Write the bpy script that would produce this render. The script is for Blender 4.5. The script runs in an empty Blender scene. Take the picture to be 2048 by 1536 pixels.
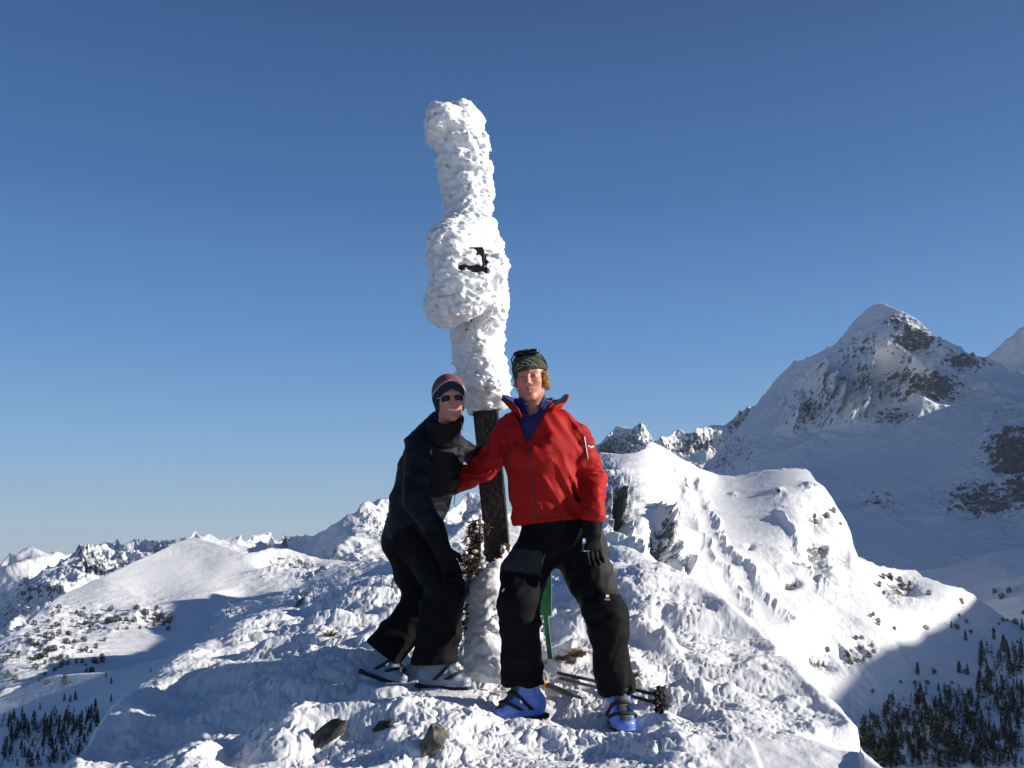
import bpy, math, random
import numpy as np
from mathutils import Vector, Matrix
from mathutils.bvhtree import BVHTree

scene = bpy.context.scene
# ---------------------------------------------------------------- camera
PITCH = math.radians(9.7)
F = 2010.0                         # focal length in pixels of the 2048 wide photograph
cam_data = bpy.data.cameras.new('camera')
cam_data.sensor_width = 36.0
cam_data.lens = 36.0 * F / 2048.0
cam_data.clip_start = 0.1
cam_data.clip_end = 200000.0
cam = bpy.data.objects.new('camera', cam_data)
scene.collection.objects.link(cam)
cam.location = (0, 0, 0)
cam.rotation_euler = (math.radians(90) + PITCH, 0, 0)
scene.camera = cam
# ---------------------------------------------------------------- world and sun
SUN_EL = math.radians(19.0)
SUN_AZ = math.radians(91.0)        # clockwise from +Y (the view direction), so the sun stands to the right
world = bpy.data.worlds.new('World')
scene.world = world
world.use_nodes = True
wn = world.node_tree.nodes
sky = wn.new('ShaderNodeTexSky')
sky.sky_type = 'NISHITA'
sky.sun_disc = False
sky.sun_elevation = SUN_EL
sky.sun_rotation = SUN_AZ
sky.altitude = 2300
sky.air_density = 1.0
sky.dust_density = 0.1
sky.ozone_density = 1.6
# the sky texture's low, hazy horizon is cooled by a gradient over elevation: clear winter air at altitude
wl_ = world.node_tree.links
geo = wn.new('ShaderNodeTexCoord'); sep = wn.new('ShaderNodeSeparateXYZ'); wl_.new(geo.outputs['Generated'], sep.inputs[0])
asn = wn.new('ShaderNodeMath'); asn.operation = 'ARCSINE'; wl_.new(sep.outputs['Z'], asn.inputs[0])
mr_ = wn.new('ShaderNodeMapRange'); wl_.new(asn.outputs[0], mr_.inputs[0]); mr_.inputs[1].default_value = 0.0; mr_.inputs[2].default_value = math.radians(60)
ramp = wn.new('ShaderNodeValToRGB'); wl_.new(mr_.outputs[0], ramp.inputs[0])
stops = [(0.0, (.31, .45, .59)), (2.0, (.26, .42, .60)), (5.9, (.185, .375, .63)), (11.6, (.098, .262, .575)), (20.1, (.043, .148, .385)), (30.6, (.023, .080, .240)), (60, (.016, .050, .17))]
el_ = ramp.color_ramp.elements
while len(el_) < len(stops): el_.new(0.5)
for e_, (a_, c_) in zip(el_, stops): e_.position = a_ / 60.0; e_.color = (*c_, 1)
sc_ = wn.new('ShaderNodeVectorMath'); sc_.operation = 'SCALE'; wl_.new(ramp.outputs[0], sc_.inputs[0]); sc_.inputs['Scale'].default_value = 1 / 0.208
mx_ = wn.new('ShaderNodeMix'); mx_.data_type = 'RGBA'; mx_.inputs[0].default_value = 0.90
wl_.new(sky.outputs[0], mx_.inputs[6]); wl_.new(sc_.outputs[0], mx_.inputs[7]); wl_.new(mx_.outputs[2], wn['Background'].inputs[0])
wn['Background'].inputs[1].default_value = 0.13
sun_data = bpy.data.lights.new('sun', 'SUN')
sun_data.energy = 5.0
sun_data.angle = math.radians(0.5)
sun_data.color = (1.0, 0.93, 0.84)
sun = bpy.data.objects.new('sun', sun_data)
scene.collection.objects.link(sun)
SUN = Vector((math.sin(SUN_AZ) * math.cos(SUN_EL), math.cos(SUN_AZ) * math.cos(SUN_EL), math.sin(SUN_EL)))
sun.rotation_euler = SUN.to_track_quat('Z', 'Y').to_euler()
scene.view_settings.view_transform = 'Standard'
scene.view_settings.look = 'None'
scene.view_settings.exposure = 0.62
scene.view_settings.gamma = 1.0
# ---------------------------------------------------------------- helpers
CP, SP = math.cos(PITCH), math.sin(PITCH)
def P(px, py, Y):
    """world point seen at photo pixel (px, py) at distance Y along the ground axis"""
    xc = (np.asarray(px, float) - 1024.0) / F
    yc = -(np.asarray(py, float) - 768.0) / F
    dy = CP - yc * SP
    dz = SP + yc * CP
    s = Y / dy
    return np.stack(np.broadcast_arrays(xc * s, dy * s, dz * s), -1)
def V3(px, py, Y): return Vector(P(px, py, Y).tolist())

def pix(p):
    """photo pixel of world points"""
    yv = p[..., 1] * CP + p[..., 2] * SP; up = -p[..., 1] * SP + p[..., 2] * CP
    yv = np.maximum(yv, 0.05)
    return 1024 + F * p[..., 0] / yv, 768 - F * up / yv

def _hash(i, j, k, s):
    h = (i.astype(np.int64) * 374761393 + j.astype(np.int64) * 668265263 + k.astype(np.int64) * 2147483647 + s * 974634777) & 0xffffffff
    h = ((h ^ (h >> 13)) * 1274126177) & 0xffffffff
    h = ((h ^ (h >> 16)) * 2246822519) & 0xffffffff
    h = h ^ (h >> 15)
    return (h & 0xffffff) / float(0x1000000)
def vnoise(p, s=0):
    """value noise, -1..1"""
    f = np.floor(p); i = f.astype(np.int64); t = p - f
    t = t * t * t * (t * (t * 6 - 15) + 10)
    x, y, z = t[..., 0], t[..., 1], t[..., 2]
    r = 0
    for a in (0, 1):
        for b in (0, 1):
            for c in (0, 1):
                w = (x if a else 1 - x) * (y if b else 1 - y) * (z if c else 1 - z)
                r = r + w * _hash(i[..., 0] + a, i[..., 1] + b, i[..., 2] + c, s)
    return r * 2 - 1
ROT = np.array(Matrix.Rotation(0.7, 3, Vector((1, 2, 3)).normalized()))
def fbm(p, oct=4, s=0, gain=0.5):
    r = 0; a = 1.0; t = 0
    for o in range(oct):
        r = r + a * vnoise(p, s + o * 17); t += a
        p = p @ ROT * 2.03 + 5.3; a *= gain
    return r / t
def ridged(p, oct=4, s=0, gain=0.5):
    r = 0; a = 1.0; t = 0; prev = 1.0
    for o in range(oct):
        n = 1 - np.abs(vnoise(p, s + o * 17)) * 1.6
        r = r + a * n * prev; t += a; prev = np.clip(n, 0, 1)
        p = p @ ROT * 2.07 + 3.1; a *= gain
    return r / t
def worley2(x, y, s=0):
    """F1 distance of 2D cell noise"""
    i = np.floor(x).astype(np.int64); j = np.floor(y).astype(np.int64)
    best = np.full(x.shape, 9.0); z = np.zeros_like(i)
    for a in (-1, 0, 1):
        for b in (-1, 0, 1):
            cx = i + a + _hash(i + a, j + b, z, s); cy = j + b + _hash(i + a, j + b, z, s + 9)
            best = np.minimum(best, (cx - x) ** 2 + (cy - y) ** 2)
    return np.sqrt(best)
def worley3(p, s=0):
    f = np.floor(p).astype(np.int64); i, j, k = f[..., 0], f[..., 1], f[..., 2]
    best = np.full(i.shape, 9.0)
    for a in (-1, 0, 1):
        for b in (-1, 0, 1):
            for c in (-1, 0, 1):
                dx = i + a + _hash(i + a, j + b, k + c, s) - p[..., 0]
                dy = j + b + _hash(i + a, j + b, k + c, s + 9) - p[..., 1]
                dz = k + c + _hash(i + a, j + b, k + c, s + 21) - p[..., 2]
                best = np.minimum(best, dx * dx + dy * dy + dz * dz)
    return np.sqrt(best)
def sstep(a, b, x):
    t = np.clip((x - a) / (b - a), 0, 1); return t * t * (3 - 2 * t)
def rbf(ctrl, vals, q, smooth=1e-4):
    """thin plate interpolation in 2D"""
    ctrl = np.asarray(ctrl, float); vals = np.asarray(vals, float)
    mu = ctrl.mean(0); sc = ctrl.std(0).max(); c = (ctrl - mu) / sc; q = (q - mu) / sc
    def k(r2): return 0.5 * r2 * np.log(r2 + 1e-12)
    n = len(c)
    A = np.zeros((n + 3, n + 3))
    d2 = ((c[:, None] - c[None]) ** 2).sum(-1)
    A[:n, :n] = k(d2) + np.eye(n) * smooth
    A[:n, n] = 1; A[:n, n + 1:] = c; A[n, :n] = 1; A[n + 1:, :n] = c.T
    w = np.linalg.solve(A, np.concatenate([vals, np.zeros(3)]))
    out = w[n] + q @ w[n + 1:]
    for m in range(n):
        out = out + w[m] * k(((q - c[m]) ** 2).sum(-1))
    return out

def mesh_np(name, verts, faces, mat=None, parent=None, smooth=True, attrs=None, mats=None, fmat=None):
    """mesh from numpy arrays (faces all quads or all triangles)"""
    verts = np.ascontiguousarray(verts, dtype=np.float32); faces = np.ascontiguousarray(faces, dtype=np.int32)
    me = bpy.data.meshes.new(name)
    n = faces.shape[1]
    me.vertices.add(len(verts)); me.vertices.foreach_set('co', verts.ravel())
    me.loops.add(faces.size); me.loops.foreach_set('vertex_index', faces.ravel())
    me.polygons.add(len(faces))
    me.polygons.foreach_set('loop_start', np.arange(0, faces.size, n, dtype=np.int32))
    try: me.polygons.foreach_set('loop_total', np.full(len(faces), n, dtype=np.int32))
    except Exception: pass
    if mats:
        for m in mats: me.materials.append(m)
        if fmat is not None: me.polygons.foreach_set('material_index', np.asarray(fmat, dtype=np.int32))
    elif mat: me.materials.append(mat)
    me.update(calc_edges=True)
    me.validate()
    me.polygons.foreach_set('use_smooth', np.full(len(me.polygons), smooth, dtype=bool))
    for k_, v_ in (attrs or {}).items():
        at = me.attributes.new(k_, 'FLOAT', 'POINT'); at.data.foreach_set('value', np.asarray(v_, dtype=np.float32).ravel())
    o = bpy.data.objects.new(name, me)
    scene.collection.objects.link(o)
    if parent: o.parent = parent
    return o
def grid_faces(nr, nc):
    i = np.arange(nr * nc).reshape(nr, nc)
    return np.stack([i[:-1, :-1], i[:-1, 1:], i[1:, 1:], i[1:, :-1]], -1).reshape(-1, 4)
def tag(o, label=None, cat=None, group=None, kind=None):
    if label: o['label'] = label
    if cat: o['category'] = cat
    if group: o['group'] = group
    if kind: o['kind'] = kind
    return o
def empty(name, loc=(0, 0, 0), parent=None):
    o = bpy.data.objects.new(name, None); scene.collection.objects.link(o)
    o.location = loc; o.empty_display_size = 0.1
    if parent: o.parent = parent
    return o
def reparent(o, root):
    """o's mesh was made in world coordinates: hang it under root, keeping it where it is"""
    o.parent = root
    loc = root.location
    me = o.data
    n = len(me.vertices); co = np.empty(n * 3, np.float32); me.vertices.foreach_get('co', co)
    co = co.reshape(-1, 3) - np.array(loc, np.float32); me.vertices.foreach_set('co', co.ravel()); me.update()
    return o

# node helpers
def new_mat(name, color=(0.8, 0.8, 0.8), rough=0.6, metallic=0.0, spec=0.5):
    m = bpy.data.materials.new(name); m.use_nodes = True
    b = m.node_tree.nodes['Principled BSDF']
    b.inputs['Base Color'].default_value = (*color, 1)
    b.inputs['Roughness'].default_value = rough
    b.inputs['Metallic'].default_value = metallic
    b.inputs['Specular IOR Level'].default_value = spec
    return m
def N(m, t, **kw):
    n = m.node_tree.nodes.new(t)
    for k_, v_ in kw.items():
        if k_ in n.inputs.keys(): n.inputs[k_].default_value = v_
        else: setattr(n, k_, v_)
    return n
def L(m, a, b): m.node_tree.links.new(a, b)
def bsdf(m): return m.node_tree.nodes['Principled BSDF']
def add_noise(m, scale, c2, bump=0.0, bscale=None, dist=0.01, detail=4, lo=0.4, hi=0.6):
    """noise between the base colour and c2, plus a bump"""
    b = bsdf(m); tc = N(m, 'ShaderNodeTexCoord')
    if c2 is not None:
        n = N(m, 'ShaderNodeTexNoise', Scale=scale, Detail=detail); L(m, tc.outputs['Object'], n.inputs['Vector'])
        mr = N(m, 'ShaderNodeMapRange'); mr.inputs[1].default_value = lo; mr.inputs[2].default_value = hi
        L(m, n.outputs['Fac'], mr.inputs[0])
        mx = N(m, 'ShaderNodeMix', data_type='RGBA')
        mx.inputs[6].default_value = b.inputs['Base Color'].default_value; mx.inputs[7].default_value = (*c2, 1)
        L(m, mr.outputs[0], mx.inputs[0]); L(m, mx.outputs[2], b.inputs['Base Color'])
    if bump:
        n2 = N(m, 'ShaderNodeTexNoise', Scale=bscale or scale, Detail=4); L(m, tc.outputs['Object'], n2.inputs['Vector'])
        bp = N(m, 'ShaderNodeBump', Strength=bump, Distance=dist); L(m, n2.outputs['Fac'], bp.inputs['Height']); L(m, bp.outputs[0], b.inputs['Normal'])
    return m

# ---------------------------------------------------------------- surfaces from distance fields
def surface_nets(fn, lo, hi, h):
    lo = np.array(lo, float); hi = np.array(hi, float)
    n = np.ceil((hi - lo) / h).astype(int) + 1
    ax = [lo[a] + h * np.arange(n[a]) for a in range(3)]
    G = np.stack(np.meshgrid(*ax, indexing='ij'), -1)
    f = fn(G)
    f = np.where(np.abs(f) < 1e-9, 1e-9, f)
    s = f < 0
    nx, ny, nz = n - 1
    acc = np.zeros((nx, ny, nz, 3)); cnt = np.zeros((nx, ny, nz))
    for axis in range(3):
        o1 = [a for a in range(3) if a != axis]
        for a in (0, 1):
            for b in (0, 1):
                off = [0, 0, 0]; off[o1[0]] = a; off[o1[1]] = b
                sl0 = tuple(slice(off[q], off[q] + (n[q] - 1)) for q in range(3))
                off2 = list(off); off2[axis] += 1
                sl1 = tuple(slice(off2[q], off2[q] + (n[q] - 1)) for q in range(3))
                f0 = f[sl0]; f1 = f[sl1]; m = s[sl0] != s[sl1]
                t = np.where(m, f0 / np.where(m, f0 - f1, 1), 0)
                for q in range(3):
                    v = (t if q == axis else off[q])
                    acc[..., q] += np.where(m, v, 0)
                cnt += m
    act = cnt > 0
    idx = np.full((nx, ny, nz), -1); idx[act] = np.arange(act.sum())
    ii = np.argwhere(act)
    verts = lo + h * (ii + acc[act] / cnt[act][:, None])
    quads = []
    for axis in range(3):
        b_, c_ = (axis + 1) % 3, (axis + 2) % 3
        sl = [slice(0, n[q] - 1) for q in range(3)]
        sl[b_] = slice(1, n[b_] - 1); sl[c_] = slice(1, n[c_] - 1)
        sl2 = list(sl); sl2[axis] = slice(1, n[axis])
        s0 = s[tuple(sl)]; s1 = s[tuple(sl2)]
        e = np.argwhere(s0 != s1)
        if not len(e): continue
        st = s0[tuple(e.T)]
        base = e.copy(); base[:, b_] += 1; base[:, c_] += 1
        def cell(db, dc):
            q = base.copy(); q[:, b_] -= db; q[:, c_] -= dc
            return idx[tuple(q.T)]
        q = np.stack([cell(1, 1), cell(0, 1), cell(0, 0), cell(1, 0)], -1)
        q[~st] = q[~st][:, ::-1]
        quads.append(q)
    quads = np.concatenate(quads)
    quads = quads[(quads >= 0).all(1)]
    return verts, quads
def smin(a, b, k):
    if k <= 0: return np.minimum(a, b)
    h = np.clip(0.5 + 0.5 * (b - a) / k, 0, 1)
    return b * (1 - h) + a * h - k * h * (1 - h)
def smax(a, b, k): return -smin(-a, -b, k)
def seg(p, A, B, ra, rb, side=(1, 0, 0), cap=1.0):
    """tapered limb from A to B; ra, rb = radius or (half width along side, half depth)"""
    A = np.array(A, float); B = np.array(B, float)
    ra = (ra, ra) if np.isscalar(ra) else ra; rb = (rb, rb) if np.isscalar(rb) else rb
    ab = B - A; L2 = ab @ ab; ln = math.sqrt(L2)
    ax = ab / ln if ln > 1e-9 else np.array([0, 0, 1.0])
    q = p - A
    t = np.clip((q @ ab) / max(L2, 1e-12), 0, 1)
    w = q - t[..., None] * ab
    if ra[0] == ra[1] and rb[0] == rb[1]:
        return np.sqrt((w ** 2).sum(-1)) - (ra[0] + (rb[0] - ra[0]) * t)
    sd = np.array(side, float); sd = sd - ax * (sd @ ax); sd /= np.linalg.norm(sd)
    dp = np.cross(ax, sd)
    a = ra[0] + (rb[0] - ra[0]) * t; b = ra[1] + (rb[1] - ra[1]) * t; m = np.minimum(a, b)
    k = np.sqrt(((w @ sd) / a) ** 2 + ((w @ dp) / b) ** 2 + ((w @ ax) / (m * cap)) ** 2)
    return (k - 1) * m
def ell(p, c, r, R=None):
    q = p - np.array(c, float)
    if R is not None: q = q @ np.array(R)
    r = np.array(r, float)
    k = np.sqrt(((q / r) ** 2).sum(-1))
    return (k - 1) * r.min()
def box_sdf(p, c, hs, r=0.0, R=None):
    q = p - np.array(c, float)
    if R is not None: q = q @ np.array(R)
    q = np.abs(q) - (np.array(hs, float) - r)
    return np.sqrt((np.maximum(q, 0) ** 2).sum(-1)) + np.minimum(q.max(-1), 0) - r
def build_sdf(name, fn, lo, hi, h, mat, root=None, post=None, attrs=None, mats=None, fm=None):
    v, q = surface_nets(fn, lo, hi, h)
    if post is not None: v = post(v)
    at = attrs(v) if attrs else None
    fmat = fm(v[q].mean(1)) if fm else None
    o = mesh_np(name, v, q, mat, None, True, at, mats, fmat)
    if root: reparent(o, root)
    return o
def tubes(paths, nseg=8):
    """list of (points, radii) -> one closed mesh (verts, quads)"""
    VV, FF = [], []; base = 0
    for pts, rad in paths:
        pts = np.array(pts, float); n = len(pts)
        rad = np.full(n, rad) if np.isscalar(rad) else np.array(rad, float)
        tg = np.gradient(pts, axis=0); tg /= np.linalg.norm(tg, axis=1)[:, None] + 1e-12
        up = np.array([0.13, 0.21, 1.0]) if abs(tg[0][2]) < 0.9 else np.array([1.0, 0.2, 0.1])
        rings = []
        for i in range(n):
            s_ = np.cross(tg[i], up); s_ /= np.linalg.norm(s_); u_ = np.cross(s_, tg[i]); up = u_
            a = np.linspace(0, 2 * np.pi, nseg, endpoint=False)
            rings.append(pts[i] + rad[i] * (np.cos(a)[:, None] * s_ + np.sin(a)[:, None] * u_))
        rings = [np.repeat(pts[:1], nseg, 0)] + rings + [np.repeat(pts[-1:], nseg, 0)]
        v = np.concatenate(rings); m = len(rings)
        i = base + np.arange(m * nseg).reshape(m, nseg); j = np.roll(i, -1, 1)
        FF.append(np.stack([i[:-1], i[1:], j[1:], j[:-1]], -1).reshape(-1, 4)); VV.append(v); base += len(v)
    return np.concatenate(VV), np.concatenate(FF)
def tube_obj(name, paths, mat, root=None, nseg=8):
    v, f = tubes(paths, nseg)
    o = mesh_np(name, v, f, mat)
    if root: reparent(o, root)
    return o
# ---------------------------------------------------------------- materials of the setting
def snow_material(name, fine, bump=0.35, dist=0.01, rock=None, rough=0.55, col=(0.69, 0.695, 0.70)):
    m = new_mat(name, col, rough, 0, 0.3)
    b = bsdf(m); tc = N(m, 'ShaderNodeTexCoord')
    n1 = N(m, 'ShaderNodeTexNoise', Scale=fine, Detail=6, Roughness=0.65); L(m, tc.outputs['Object'], n1.inputs['Vector'])
    bp = N(m, 'ShaderNodeBump', Strength=bump, Distance=dist); L(m, n1.outputs['Fac'], bp.inputs['Height']); L(m, bp.outputs[0], b.inputs['Normal'])
    if rock:
        at = N(m, 'ShaderNodeAttribute', attribute_name='rock')
        n2 = N(m, 'ShaderNodeTexNoise', Scale=rock, Detail=8, Roughness=0.7); L(m, tc.outputs['Object'], n2.inputs['Vector'])
        ad = N(m, 'ShaderNodeMath', operation='ADD'); L(m, at.outputs['Fac'], ad.inputs[0]); sc2 = N(m, 'ShaderNodeMath', operation='MULTIPLY_ADD'); sc2.inputs[1].default_value = 1.9; sc2.inputs[2].default_value = -0.45; L(m, n2.outputs['Fac'], sc2.inputs[0]); L(m, sc2.outputs[0], ad.inputs[1])
        mr = N(m, 'ShaderNodeMapRange'); mr.inputs[1].default_value = 0.98; mr.inputs[2].default_value = 1.12; L(m, ad.outputs[0], mr.inputs[0])
        rk = N(m, 'ShaderNodeTexNoise', Scale=rock * 3.1, Detail=6); L(m, tc.outputs['Object'], rk.inputs['Vector'])
        cr = N(m, 'ShaderNodeValToRGB'); cr.color_ramp.elements[0].position = 0.35; cr.color_ramp.elements[0].color = (0.030, 0.032, 0.038, 1)
        cr.color_ramp.elements[1].position = 0.7; cr.color_ramp.elements[1].color = (0.15, 0.155, 0.165, 1); L(m, rk.outputs['Fac'], cr.inputs[0])
        mx = N(m, 'ShaderNodeMix', data_type='RGBA'); mx.inputs[6].default_value = (*col, 1)
        L(m, mr.outputs[0], mx.inputs[0]); L(m, cr.outputs[0], mx.inputs[7]); L(m, mx.outputs[2], b.inputs['Base Color'])
    return m
M_near = snow_material('near_snow', 90.0, 0.5, 0.006)
M_rime = snow_material('rime_ice', 60.0, 0.5, 0.008, col=(0.72, 0.725, 0.73))
# ---------------------------------------------------------------- terrain far away
def patch(name, sil, bottom, ctrl, u0, u1, nu, nv, mat, amp, wl, ribs=(0.35, 1.0), jag=0.0, rocks=(), rockbias=0.0, steep=1.0, seed=1, vpow=1.0, label=None, regions=(), relief=1.0, near=1.0, skirt=True, back=0.25, smooths=()):
    """one mountain side. sil: skyline in photo pixels; ctrl: (px, py, distance) samples of the slope that
    are interpolated; relief is then pushed along the real surface normals"""
    sil = np.array(sil, float)
    us = np.linspace(u0, u1, nu)
    sv = np.interp(us, sil[:, 0], sil[:, 1])
    if jag: 
        q = np.stack([us * 0.045, us * 0, us * 0 + seed], -1)
        sv = sv - jag * (ridged(q, 4, seed + 3) - 0.55) * 2
    bot = np.interp(us, *np.array(bottom, float).T) if not np.isscalar(bottom) else np.full(nu, float(bottom))
    t = np.linspace(0, 1, nv) ** vpow
    U = np.broadcast_to(us, (nv, nu)); Vv = sv + (bot - sv) * t[:, None]
    c = np.array(ctrl, float); c[:, 2] *= near
    Y = np.exp(rbf(c[:, :2], np.log(c[:, 2]), np.stack([U, Vv], -1)))
    W = P(U, Vv, Y)
    def normals(W):
        a = np.gradient(W, axis=1); b = np.gradient(W, axis=0)
        n = np.cross(b, a); n /= np.linalg.norm(n, axis=-1)[..., None] + 1e-12
        return n * np.where((n * W).sum(-1) > 0, -1, 1)[..., None]
    n = normals(W)
    # relief: ribs run down the fall line (squeezed along z)
    q = W / wl * np.array([1, ribs[1], ribs[0]])
    warp = np.stack([vnoise(W / wl * 1.3, seed + 40), vnoise(W / wl * 1.3, seed + 41), vnoise(W / wl * 1.3, seed + 42)], -1)
    q = q + 0.35 * warp
    big = ridged(q, 6, seed) - 0.5
    sm = fbm(W / (wl * 1.6), 3, seed + 70)
    fine = fbm(W / (wl * 0.09), 4, seed + 90, 0.6)
    rg = np.zeros_like(Y)
    for (x, y, rx, ry, s_) in rocks:
        g = ((U - x) / rx) ** 2 + ((Vv - y) / ry) ** 2
        rg = np.maximum(rg, s_ * np.exp(-g * 1.2))
    smoothm = np.ones_like(Y)
    for (x, y, rx, ry, s_) in smooths:
        g = ((U - x) / rx) ** 2 + ((Vv - y) / ry) ** 2
        smoothm = smoothm * (1 - s_ * np.exp(-g * 1.2))
    fade = sstep(0, 0.06, t)[:, None]
    a = amp * smoothm * (0.3 + relief * rg)
    rel = a * (big * 1.1 + 0.35 * sm) + amp * (0.03 + 0.26 * rg) * smoothm * fine
    W = W + n * (rel * (0.35 + 0.65 * fade))[..., None]
    for (fn) in regions: W = fn(U, Vv, W, n)
    n2 = normals(W)
    st = 1 - np.abs(n2[..., 2])
    rock = 0.10 + rockbias + rg * 0.42 + steep * (st - 0.35) * 0.45 + 0.10 * fbm(W / (wl * 0.25), 3, seed + 7)
    rows = [W]; rk = [rock]
    if skirt:
        ext = []
        top = W[0]
        for k_ in (1.0, 0.5, 0.2, 0.06):
            d = k_ * back
            r = top * np.array([1 + d, 1 + d, 1]); r[:, 2] -= np.linalg.norm(top, axis=1) * d * 0.55
            ext.append(r)
        W = np.concatenate([np.array(ext), W]); rock = np.concatenate([np.full((4, nu), 0.2), rock])
    nr = W.shape[0]
    f = grid_faces(nr, nu)
    o = mesh_np(name, W.reshape(-1, 3), f, mat, attrs={'rock': rock})
    tag(o, label, 'mountain', None, 'structure')
    return o

M_far = snow_material('far_snow', 0.004, 0.6, 8.0, rock=0.006)
M_mtn = snow_material('mountain_snow', 0.05, 0.6, 2.5, rock=0.06)
M_mid = snow_material('slope_snow', 0.10, 0.6, 1.0, rock=0.10)

patch('distant_mountain_range', [(-300, 1125), (0, 1119), (19, 1106), (34, 1108), (57, 1094), (80, 1102), (96, 1107), (107, 1103), (128, 1107), (150, 1104), (200, 1112), (400, 1120)], 1300,
      [(-300, 1120, 12000), (57, 1094, 11500), (200, 1110, 13500), (0, 1180, 9500), (-300, 1300, 8500), (200, 1300, 9000), (60, 1150, 9600), (120, 1180, 9800), (400, 1300, 9500), (400, 1120, 13000)],
      -300, 420, 260, 90, M_far, 260, 1500, jag=2, rocks=[(60, 1140, 120, 40, 0.6)], seed=5,
      label='pale snowy peaks on the far left horizon')

left_ridge = patch('rocky_ridge', [(-300, 1330), (-100, 1240), (0, 1188), (95, 1139), (141, 1112), (190, 1082), (213, 1072), (244, 1078), (270, 1072), (293, 1067), (312, 1071), (331, 1074), (360, 1068), (381, 1063), (392, 1058), (407, 1067), (457, 1074), (487, 1078), (510, 1070), (533, 1066), (571, 1067), (594, 1067), (636, 1063), (670, 1045), (705, 1025), (740, 1004), (762, 992), (777, 990), (800, 1000), (850, 1010), (900, 1004), (935, 986), (960, 990), (1000, 1005), (1100, 1030), (1250, 1060)],
      1330, [(-300, 1330, 2100), (0, 1188, 2300), (213, 1072, 2700), (392, 1058, 2600), (594, 1067, 2900), (777, 990, 2800), (1000, 1000, 2700), (1250, 1060, 2700),
             (-300, 1400, 1800), (100, 1200, 2000), (213, 1150, 2150), (392, 1150, 2100), (600, 1150, 2250), (700, 1080, 2250), (777, 1110, 2150), (1000, 1110, 2150), (1250, 1150, 2000), (0, 1330, 1700), (500, 1330, 1700), (1100, 1330, 1700)],
      -300, 1250, 900, 220, M_mtn, 75, 260, jag=5, rocks=[(190, 1130, 100, 50, 1.0), (320, 1085, 60, 25, 1.0), (560, 1072, 60, 12, 1.0), (480, 1078, 40, 10, .8), (670, 1110, 60, 30, 0.8), (760, 1030, 50, 40, 0.7), (90, 1190, 80, 40, 0.9), (20, 1230, 60, 40, 0.9), (940, 1020, 60, 40, 1.0)],
      smooths=[(620, 1085, 60, 22, 0.8)], seed=11, label='snowy rocky ridge along the left skyline')

patch('left_snow_slope', [(-300, 1400), (-100, 1330), (0, 1280), (40, 1258), (76, 1227), (120, 1190), (213, 1150), (270, 1122), (327, 1095), (360, 1080), (388, 1072), (440, 1088), (470, 1098), (487, 1105), (520, 1098), (545, 1093), (570, 1095), (600, 1102), (640, 1115), (700, 1122), (780, 1112), (900, 1125), (1100, 1140), (1250, 1130)],
      1480, [(-300, 1400, 1150), (-100, 1330, 1300), (76, 1227, 1480), (213, 1150, 1720), (388, 1072, 2060), (450, 1110, 1930), (545, 1093, 2020), (640, 1115, 2050), (780, 1112, 2060), (1000, 1130, 1950), (1250, 1140, 1900),
             (-300, 1480, 950), (0, 1380, 1050), (200, 1330, 1200), (350, 1290, 1340), (430, 1260, 1380), (150, 1260, 1400), (300, 1200, 1620), (400, 1150, 1800), (0, 1300, 1250), (410, 1200, 1620), (520, 1150, 1830), (480, 1220, 1620), (600, 1200, 1650), (800, 1200, 1550), (500, 1290, 1250), (900, 1400, 800), (0, 1480, 820), (400, 1480, 800), (1250, 1400, 800)],
      -300, 1250, 1000, 300, M_mid, 24, 140, near=0.72, jag=1.2, rocks=[(170, 1240, 90, 30, 0.5), (100, 1290, 90, 40, 0.5), (310, 1235, 70, 18, 0.6), (540, 1125, 25, 30, 0.8), (600, 1120, 50, 18, 1.1), (740, 1130, 60, 20, 1.0), (640, 1150, 60, 20, 1.), (560, 1110, 40, 16, 1.)],
      smooths=[(330, 1140, 110, 50, 0.85), (450, 1130, 50, 30, 0.8), (400, 1200, 60, 40, 0.6), (300, 1290, 90, 30, .6)], seed=21, label='sunlit snow slope with a smooth bowl left of the summit')

patch('rocky_knolls', [(400, 1330), (415, 1270), (428, 1232), (440, 1214), (455, 1204), (475, 1200), (490, 1196), (520, 1200), (560, 1188), (590, 1172), (612, 1162), (640, 1143), (660, 1136), (680, 1128), (710, 1132), (740, 1122), (780, 1115), (800, 1110), (850, 1120), (900, 1115), (950, 1105), (1000, 1118), (1100, 1120), (1230, 1108), (1300, 1145), (1400, 1205), (1500, 1310), (1600, 1430), (1700, 1500)],
      [(400, 1450), (1250, 1450), (1700, 1640)], [(300, 1290, 800), (452, 1197, 880), (640, 1143, 860), (780, 1115, 850), (950, 1110, 700), (1250, 1080, 650), (400, 1260, 720), (520, 1240, 660), (620, 1220, 640), (720, 1200, 620), (900, 1200, 450), (350, 1350, 640), (600, 1300, 450), (1000, 1300, 380), (1250, 1400, 330), (1600, 1430, 420), (1700, 1640, 300), (350, 1450, 560), (700, 1450, 400)],
      400, 1700, 1000, 220, M_mid, 7, 60, ribs=(0.8, 1), jag=4, rocks=[(430, 1222, 70, 14, 1.25), (600, 1195, 45, 22, 1.3), (660, 1180, 40, 20, .8), (720, 1150, 50, 20, .6), (540, 1205, 40, 10, .7)],
      seed=31, label='rock studded snowy knolls behind the left side of the summit')

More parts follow.
